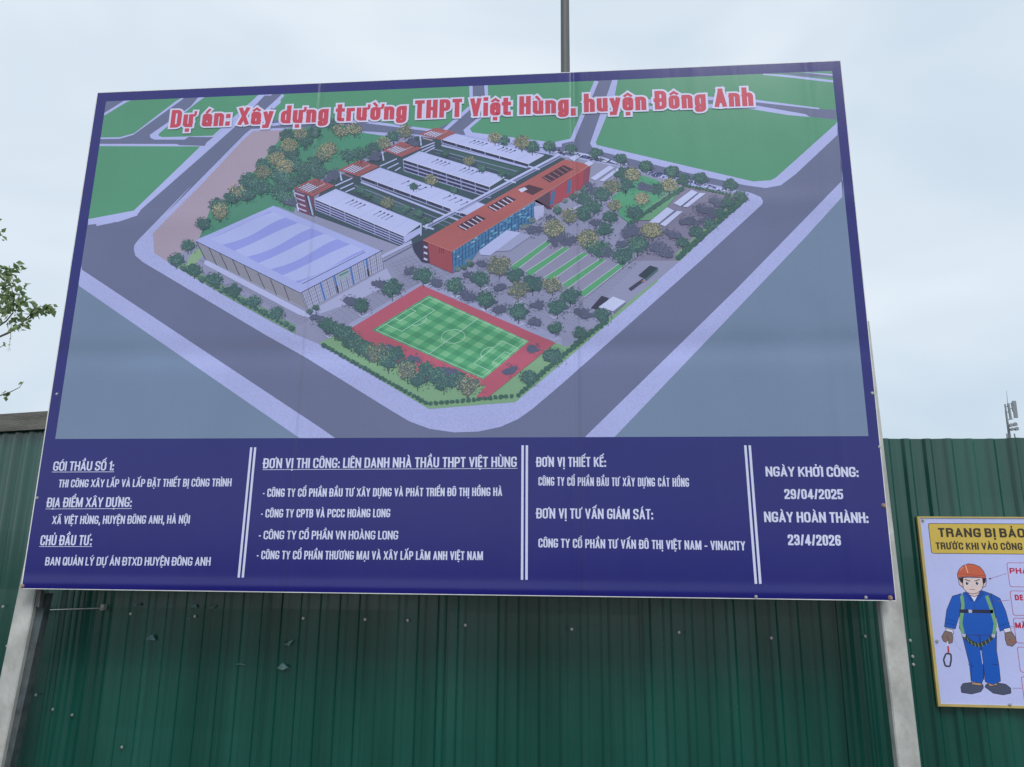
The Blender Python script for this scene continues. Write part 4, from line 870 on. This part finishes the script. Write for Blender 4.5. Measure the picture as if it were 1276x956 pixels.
# side wing with its cap board
zc0, zc1 = at(30, 536, YF).z, at(30, 514, YF).z
WA = math.radians(13); AW = Vector((-math.cos(WA), math.sin(WA), 0)); wing = thing('side_fence', (XL, YF, 0), 'green corrugated fence wing with grey cap board at the left, angled back', 'fence')
for i in range(4):
    # built left to right so that the ribs face the street
    A0 = Vector((XL, YF, 0)) + AW * (.002 + (i + 1) * 1.04); sheet(wing, A0, -AW, 0, 1.05, .05, zc1 - .03 + .003 * (i % 2), M['fence'], dy=.003 * (i % 2) + .001, seed=20 + i)
zc0, zc1 = at(30, 536, YF).z, at(30, 514, YF).z
nrm = Vector((-AW.y, AW.x, 0)) * -1
nrm = nrm if nrm.y < 0 else -nrm
for nm, y0, y1, z0, z1, mm_ in (('cap_board', .035, .06, zc0, zc1 + .0, M['cap']), ('cap_rail', -.05, .033, zc1 - .05, zc1 - .004, M['galv_dark'])):
    q = MB(); A0 = Vector((XL + .02, YF, 0)); A1 = A0 + AW * 4.2
    R0 = [A0 + nrm * y0 + Vector((0, 0, z0)), A0 + nrm * y1 + Vector((0, 0, z0)), A0 + nrm * y1 + Vector((0, 0, z1)), A0 + nrm * y0 + Vector((0, 0, z1))]
    R1 = [p + (A1 - A0) for p in R0]; q.prism(R0, R1); q.build(nm, mm_, wing)
for k in range(3): q = MB(); p = Vector((XL, YF, 0)) + AW * (.6 + 1.5 * k) - nrm * .06; q.box(p.x - .025, p.x + .025, p.y, p.y + .05, 0, zc1 - .055); q.build('fence_post', M['galv_dark'], wing)

# ------------------------------------------------------------------ safety poster on the fence
YS = YF - .045
s0, s1 = at(1147.5, 645.5, YS), at(1170.5, 877, YS)
SX0 = (s0.x + s1.x) / 2; SZ1, SZ0 = s0.z, s1.z; SX1 = SX0 + 1.0
sign = thing('safety_poster', (SX0 + .5, YS + .01, 0), 'white safety equipment poster with yellow heading and worker drawing on the fence', 'sign')
q = MB(); q.box(SX0, SX1, YS + .001, YS + .01, SZ0, SZ1); q.build('backing_board', M['back'], sign)
for a_, b_, c_, d_ in ((SX0 - .014, SX0, SZ0 - .012, SZ1 + .008), (SX1, SX1 + .014, SZ0 - .012, SZ1 + .008), (SX0, SX1, SZ1, SZ1 + .008), (SX0, SX1, SZ0 - .012, SZ0)):
    q = MB(); q.box(a_, b_, YS - .004, YS + .014, c_, d_); q.build('edging', M['yellow'], sign)
sp = Print(YS)
def sadd(c_, pts, col, **k): sp.add(ph(c_, *pts), col, **k)
nb = MB(); nb.poly([(SX0, YS, SZ0), (SX1, YS, SZ0), (SX1, YS, SZ1), (SX0, YS, SZ1)], printcol((192, 198, 252))); nb.build('printed_sheet', M['print_plain'], sign)
def ext(y): return at(1276, y, YS)
# heading panel: rounded rectangle in real size
hz1, hz0 = at(1158, 652, YS).z, at(1162, 690, YS).z; hx0 = at(1158, 668, YS).x; hx1 = SX1 - .03
def rrect(x0, x1, z0, z1, r, Y, col, mb):
    pts = []
    for cx_, cz_, a0 in ((x1 - r, z1 - r, 0), (x0 + r, z1 - r, 90), (x0 + r, z0 + r, 180), (x1 - r, z0 + r, 270)):
        for k in range(5): t = math.radians(a0 + 22.5 * k); pts.append((cx_ + r * math.cos(t), Y, cz_ + r * math.sin(t)))
    mb.poly(pts[::-1], col)
rm = MB(); rrect(hx0, hx1, hz0, hz1, .012, YS - .0002, printcol((70, 62, 60)), rm); rrect(hx0 + .003, hx1 - .003, hz0 + .003, hz1 - .003, .010, YS - .0004, printcol((212, 184, 90)), rm)
for (px_, py_, w_, h_) in ((1254, 701, .34, .125), (1258, 736, .34, .125), (1262, 770, .34, .125), (1267, 806, .34, .125), (1272, 843, .34, .12)):
    p = at(px_, py_, YS); rrect(p.x, p.x + w_, p.z - h_, p.z, .012, YS - .0002, printcol((176, 86, 130)), rm); rrect(p.x + .003, p.x + w_ - .003, p.z - h_ + .003, p.z - .003, .010, YS - .0004, printcol((194, 200, 252)), rm)
rm.build('printed_boxes', M['print_plain'], sign)
def sline(crop, s, a_, b_, cap, col, tf=.2, gap=.16):
    (xa, ya), (xb, yb) = ph(crop, a_, b_); p0_, p1_ = at(xa, ya, YS), at(xb, yb, YS); p1_.z = p0_.z; H = cap / CROP[crop][2] / F_PX * YS * 1.0
    mb = MB(); letter_mesh(mb, s, p0_, p1_, H, YS, printcol(col), tf, z0=.0006, gap=gap, space=.3); mb.build('lettering', M['print_plain'], sign)
DK = (66, 60, 56)
sline('U', 'TRANG BỊ BẢO HỘ', (228, 262), (1262, 262), 80, DK, .25, .22)
sline('U', 'TRƯỚC KHI VÀO CÔNG TRƯỜNG', (203, 380), (1385, 380), 62, DK, .22, .17)
sline('U', 'PHẢI', (905, 610), (1108, 610), 48, (186, 50, 84), .27, .2)
sline('U', 'DE', (955, 865), (1040, 865), 48, (186, 50, 84), .27, .2)
sline('S', 'MẶ', (493, 541), (545, 541), 22, (186, 50, 84), .27, .2)
# worker drawing
LN = (70, 62, 84)
BL_ = (30, 96, 190)
def out(pts, col, c_='S', w_=.7):
    pp = ph(c_, *pts); sp.add(pp, col); sp.line(pp + pp[:1], w_, LN)
out([(252, 800), (262, 785), (300, 780), (350, 790), (352, 805), (340, 822), (300, 832), (255, 825)], (84, 92, 116)); out([(358, 800), (365, 788), (410, 782), (450, 788), (472, 805), (474, 828), (440, 836), (395, 828)], (84, 92, 116))
out([(300, 782), (345, 782), (345, 795), (300, 790)], (180, 150, 120)); out([(370, 782), (410, 782), (415, 792), (380, 798)], (180, 150, 120))
out([(255, 560), (275, 640), (290, 700), (298, 775), (345, 785), (352, 765), (352, 700), (340, 600), (335, 560)], BL_); out([(410, 555), (410, 640), (420, 700), (428, 775), (395, 790), (360, 778), (352, 700), (340, 640), (330, 560)], BL_)
sp.add(ph('S', (338, 640), (346, 640), (352, 700), (347, 700)), (180, 190, 244))
sp.line(ph('S', (298, 690), (300, 775)), .6, (20, 66, 150)); sp.line(ph('S', (335, 570), (352, 700), (355, 770)), .7, (18, 52, 120)); sp.line(ph('S', (390, 700), (418, 704)), .7, (18, 52, 120)); sp.line(ph('S', (285, 700), (312, 712)), .6, (18, 52, 120))
# arms and gloves
out([(215, 400), (255, 388), (250, 470), (228, 545), (180, 535), (190, 460)], BL_); out([(385, 388), (425, 410), (450, 465), (470, 540), (425, 555), (405, 480)], BL_)
for pts in (((182, 515), (230, 528)), ((186, 500), (232, 512)), ((415, 535), (468, 518))): sp.line(ph('S', *pts), .7, (20, 60, 140))
out([(185, 540), (218, 548), (220, 568), (190, 560)], (222, 220, 240)); out([(440, 545), (470, 538), (474, 556), (446, 562)], (222, 220, 240))
out([(182, 553), (212, 560), (218, 580), (215, 605), (198, 610), (175, 598), (167, 580)], (136, 116, 112)); out([(446, 562), (476, 556), (492, 580), (498, 604), (480, 622), (456, 616), (448, 590)], (136, 116, 112))
sp.line(ph('S', (190, 575), (200, 596)), .6, LN); sp.line(ph('S', (465, 590), (480, 606)), .6, LN); sp.add(ph('S', (470, 595), (486, 592), (484, 602), (472, 603)), (180, 100, 90))
# torso
out([(262, 385), (300, 375), (345, 375), (382, 388), (405, 470), (408, 545), (400, 572), (262, 572), (246, 540), (248, 470)], BL_)
sp.add(ph('S', (285, 380), (312, 424), (335, 380)), (224, 224, 244)); sp.add(ph('S', (268, 385), (285, 378), (310, 428), (292, 420)), (24, 82, 170)); sp.add(ph('S', (358, 388), (338, 378), (312, 428), (330, 420)), (24, 82, 170))
sp.line(ph('S', (312, 430), (312, 470)), .5, (20, 66, 150))
# harness
for pts in (((256, 398), (262, 440), (252, 520), (262, 565)), ((366, 398), (385, 450), (405, 520), (398, 570))): sp.line(ph('S', *pts), 4.2, (120, 172, 128))
sp.line(ph('S', (246, 466), (395, 468)), 4.4, (52, 58, 84)); sp.line(ph('S', (262, 570), (290, 600), (330, 618), (370, 600), (400, 572)), 5.0, (60, 70, 78))
for k in range(9):
    t = k / 8; x = 268 + 126 * t; y = 578 + 38 * math.sin(t * math.pi); sp.line(ph('S', (x - 3, y - 8), (x + 3, y + 9)), .9, (130, 150, 110))
for x, y in ((266, 572), (396, 574), (294, 466)): sp.add(ph('S', (x - 8, y - 7), (x + 8, y - 5), (x + 7, y + 8), (x - 7, y + 7)), (190, 196, 220))
# head
out([(270, 360), (345, 360), (330, 395), (312, 402), (290, 395)], (222, 196, 196))
out([(240, 322), (262, 330), (262, 362), (246, 350)], (216, 190, 192)); out([(352, 330), (366, 330), (362, 356), (350, 362)], (216, 190, 192))
out([(256, 318), (350, 318), (352, 350), (344, 372), (325, 386), (305, 390), (280, 384), (264, 366)], (226, 204, 204))
sp.add(ph('S', (240, 320), (264, 318), (262, 345), (252, 338)), (52, 46, 60)); sp.add(ph('S', (346, 318), (366, 320), (360, 340), (350, 348)), (52, 46, 60))
hh = [(238, 318), (237, 300), (246, 280), (262, 265), (285, 257), (312, 260), (335, 270), (352, 288), (362, 312), (360, 322), (330, 316), (290, 314), (258, 316)]
out(hh, (204, 104, 82)); sp.line(ph('S', (242, 300), (300, 306), (358, 310)), .6, (160, 76, 66)); sp.line(ph('S', (272, 262), (284, 298)), 1.2, (232, 180, 160)); sp.line(ph('S', (248, 285), (262, 272)), 1.2, (226, 150, 128))
def disc(c_, x, y, rx, ry, col): sp.add(ph(c_, *[(x + rx * math.cos(t * math.pi / 8), y + ry * math.sin(t * math.pi / 8)) for t in range(16)]), col)
for x in (280, 324): disc('S', x, 343, 8, 9, (240, 240, 250)); disc('S', x, 343, 6.5, 7.5, (60, 60, 80)); disc('S', x + 2, 340, 2, 2, (220, 222, 240))
sp.line(ph('S', (270, 326), (294, 334)), 1., (60, 50, 62)); sp.line(ph('S', (336, 326), (312, 334)), 1., (60, 50, 62)); sp.line(ph('S', (290, 370), (315, 371)), .7, (150, 100, 110)); sp.line(ph('S', (302, 352), (304, 358)), .5, (180, 140, 140))
# karabiner on its lanyard
sp.line(ph('S', (192, 600), (196, 622)), 2.0, (214, 216, 240)); sp.line(ph('S', (196, 620), (198, 650)), 2.2, (190, 70, 90)); sp.line(ph('S', (186, 655), (176, 680), (184, 708), (204, 710), (210, 680), (208, 655), (186, 653)), 2.1, (66, 68, 88))
sp.line(ph('S', (222, 585), (235, 620), (258, 642)), .35, (150, 154, 196))
# leaders
for pts in (((380, 323), (455, 300)), ((412, 423), (468, 417)), ((470, 535), (490, 535)), ((480, 806), (522, 806))): sp.line(ph('S', *pts), .55, (150, 90, 130))
disc('S', 381, 323, 5, 4, (120, 80, 120))
sp.mb.build('worker_drawing', M['print_plain'], sign)
for x, y in ((1167.5, 798.5), (1258, 878), (1150, 648)):
    p = at(x, y, YS); screw(sign, (p.x, YS - .005, p.z), SC1)
screw(sign, (SX1 - .02, YS - .005, SZ1 - .03), SC1); screw(sign, (SX1 - .02, YS - .005, SZ0 + .03), SC1)

# ------------------------------------------------------------------ tall steel pole behind the fence
YP = 7.2
pp_ = at(704, 60, YP); pole = thing('steel_pole', (pp_.x, YP, 0), 'tall plain grey steel pole rising behind the top of the billboard', 'pole')
q = MB(); n = 12; xb_ = at(704.5, 93, YP).x
ring = lambda r, z: [(xb_ + r * math.cos(2 * math.pi * (k + .5) / n), YP + r * math.sin(2 * math.pi * (k + .5) / n), z) for k in range(n)]
q.prism(ring(.064, 0), ring(.046, 8.8)); q.build('shaft', M['pole'], pole)
q = MB(); q.prism(ring(.049, 8.8), ring(.02, 8.86)); q.build('end_cap', M['pole'], pole)
q = MB(); q.box(xb_ - .12, xb_ + .12, YP - .12, YP + .12, 0.002, .02); q.build('base_plate', M['galv_dark'], pole)
q = MB(); q.prism(ring(.072, .02), ring(.071, .35)); q.build('collar', M['galv_dark'], pole)

# ------------------------------------------------------------------ distant mobile-phone mast
YM = 62.0
mp_ = at(1258, 545, YM); mast = thing('antenna_mast', (mp_.x, YM, 0), 'distant mobile phone mast with panel antennas peeking over the fence at right', 'mast')
zt = at(1253, 500, YM).z; k_ = at(1259, 520, YM).x - at(1258, 520, YM).x
zz = lambda y: at(1257, y, YM).z
xx = lambda x, y: at(x, y, YM).x
q = MB()
for dx_, dy_ in ((-.28, -.2), (.28, -.2), (0, .3)):
    q.tube([(mp_.x + dx_ * 3, YM + dy_ * 3, 0), (mp_.x + dx_, YM + dy_, zz(541))], [.07, .05], 6)
q.build('mast_leg', M['mast'], mast)
q = MB(); q.tube([(mp_.x, YM, zz(548)), (mp_.x, YM, zz(512))], [.11, .07], 8); q.build('pole', M['mast'], mast)
q = MB(); q.tube([(xx(1255.5, 505), YM, zz(512)), (xx(1254.5, 489), YM, zz(487))], [.025, .012], 6); q.build('lightning_rod', M['mast'], mast)
for x0, y0, x1, y1, wd in ((1248.8, 505, 1252.3, 528, .035), (1252.8, 504, 1256.2, 524, .07), (1256.8, 503, 1259, 514, .035), (1259.9, 501, 1262.5, 522, .13)):
    q = MB(); a_ = Vector((xx(x0, y0), YM - .4, zz(y0))); b_ = Vector((xx(x1, y1), YM - .4, zz(y1)))
    R0 = [a_ + Vector((sx * wd, sy * .06, 0)) for sx, sy in ((-1, -1), (1, -1), (1, 1), (-1, 1))]; R1 = [b_ + Vector((sx * wd, sy * .06, 0)) for sx, sy in ((-1, -1), (1, -1), (1, 1), (-1, 1))]
    q.prism(R0, R1); q.build('panel_antenna', M['antenna'], mast)
for x0, y0, x1, y1 in ((1249, 507, 1255, 508), (1250, 514, 1257, 515), (1252, 524, 1260, 523), (1255, 511, 1261, 509)):
    q = MB(); q.tube([(xx(x0, y0), YM - .3, zz(y0)), (xx(x1, y1), YM - .3, zz(y1))], [.03, .03], 6); q.build('crossbar', M['mast'], mast)
for x0, y0, r in ((1256.5, 531, .14), (1261.5, 530, .16), (1258, 536, .13), (1263.5, 535.5, .15)):
    q = MB(); c_ = Vector((xx(x0, y0), YM - .45, zz(y0))); q.tube([c_, c_ + Vector((0, .25, 0))], [r, r * .8], 10); q.build('drum_antenna', M['mast'], mast)

# ------------------------------------------------------------------ tree at the left edge
YT = 7.6
tb = Vector((at(-150, 600, YT).x, YT + .8, 0)); tree = thing('tree', tb, 'leafy young tree at the left edge reaching thin branches over the side fence', 'tree')
random.seed(21)
q = MB(); crownc = Vector((tb.x, tb.y, 4.6))
tp_ = [tb, tb + Vector((.05, 0, 1.2)), tb + Vector((-.03, 0, 2.2)), tb + Vector((.08, -.05, 3.2)), tb + Vector((.02, 0, 4.4)), tb + Vector((0, .05, 5.6))]
q.tube(tp_, [.13, .10, .085, .07, .045, .015], 10); q.build('trunk', M['bark'], tree)
leaves = MB(); limbs = []
def leaf(mb, p, s, d=None):
    d = d or Vector((random.uniform(-1, 1), random.uniform(-1, 1), random.uniform(-.9, .35))).normalized()
    a = d.cross(Vector((random.uniform(-1, 1), random.uniform(-1, 1), random.uniform(-1, 1)))).normalized() * s * .33
    n = d.cross(a).normalized() * s * .12
    mb.poly([p, p + d * s * .35 + a + n, p + d * s, p + d * s * .35 - a + n])
def twig(pts, r0, r1, nl, s=.05, spread=.05, start=.25):
    b = MB(); n = len(pts); b.tube(pts, [r0 + (r1 - r0) * i / (n - 1) for i in range(n)], 6); b.build('branch', M['bark'], tree)
    for _ in range(nl):
        u = start + (1 - start) * random.random(); f = u * (n - 1); i = min(int(f), n - 2); p = Vector(pts[i]).lerp(Vector(pts[i + 1]), f - i)
        leaf(leaves, p + Vector([random.gauss(0, spread) for _ in range(3)]), s * random.uniform(.7, 1.25))
def ap(x, y, dy=0): return at(x, y, YT + dy)
b0 = tb + Vector((.05, -.03, 3.0))
twig([b0, ap(-60, 440), ap(-10, 424), ap(20, 410), ap(38, 392), ap(50, 386), ap(64, 382)], .014, .003, 60, .085, .026, .70)
twig([b0 + Vector((0, 0, .15)), ap(-50, 415, .1), ap(-10, 412, .1), ap(8, 400), ap(16, 390), ap(18, 372), ap(12, 350)], .014, .003, 110, .085, .07, .58)
twig([ap(-10, 412, .1), ap(0, 380), ap(8, 352), ap(14, 335), ap(24, 331)], .008, .002, 56, .078, .036, .3)
twig([ap(-50, 350, .1), ap(-10, 346), ap(4, 340), ap(12, 334)], .008, .002, 20, .075, .035, .5)
twig([ap(-50, 300), ap(-10, 292), ap(3, 288)], .008, .002, 7, .08, .015, .8)
twig([ap(-10, 385), ap(8, 384), ap(22, 372), ap(27, 362)], .007, .002, 50, .08, .045, .2)
twig([ap(-10, 424), ap(10, 416), ap(26, 404), ap(32, 402)], .007, .002, 26, .075, .026, .5)
twig([b0 + Vector((0, 0, -.2)), ap(-60, 494), ap(-10, 496), ap(12, 489), ap(24, 483), ap(30, 475)], .010, .0015, 1, .05, .01, .9)
twig([ap(-10, 496), ap(4, 492), ap(12, 489)], .006, .002, 12, .065, .015, .4)
twig([ap(14, 404), ap(13, 420), ap(11, 438)], .003, .0015, 14, .022, .010, .2)
twig([ap(-30, 445, .1), ap(-8, 438), ap(8, 428)], .007, .002, 5, .05, .012, .5)
# the rest of the crown, outside the frame to the left
for k in range(46):
    z = random.uniform(2.6, 5.4); b_ = tb + Vector((0, 0, z)); an = random.uniform(0, 2 * math.pi); ln = random.uniform(.5, 1.25) * (1 - abs(z - 4) * .25)
    e_ = b_ + Vector((math.cos(an) * ln * .8 - .25, math.sin(an) * ln + .1, random.uniform(.1, .7)))
    lim = at(-30, 400, e_.y).x
    if e_.x > lim: e_.x = lim - random.random() * .4
    mid = b_.lerp(e_, .5) + Vector((0, 0, random.uniform(-.05, .15)))
    twig([b_, mid, e_], .022, .004, 60, .062, .12, .3)
lo = leaves.build('foliage', M['leaf'], tree); lo['kind'] = 'stuff'
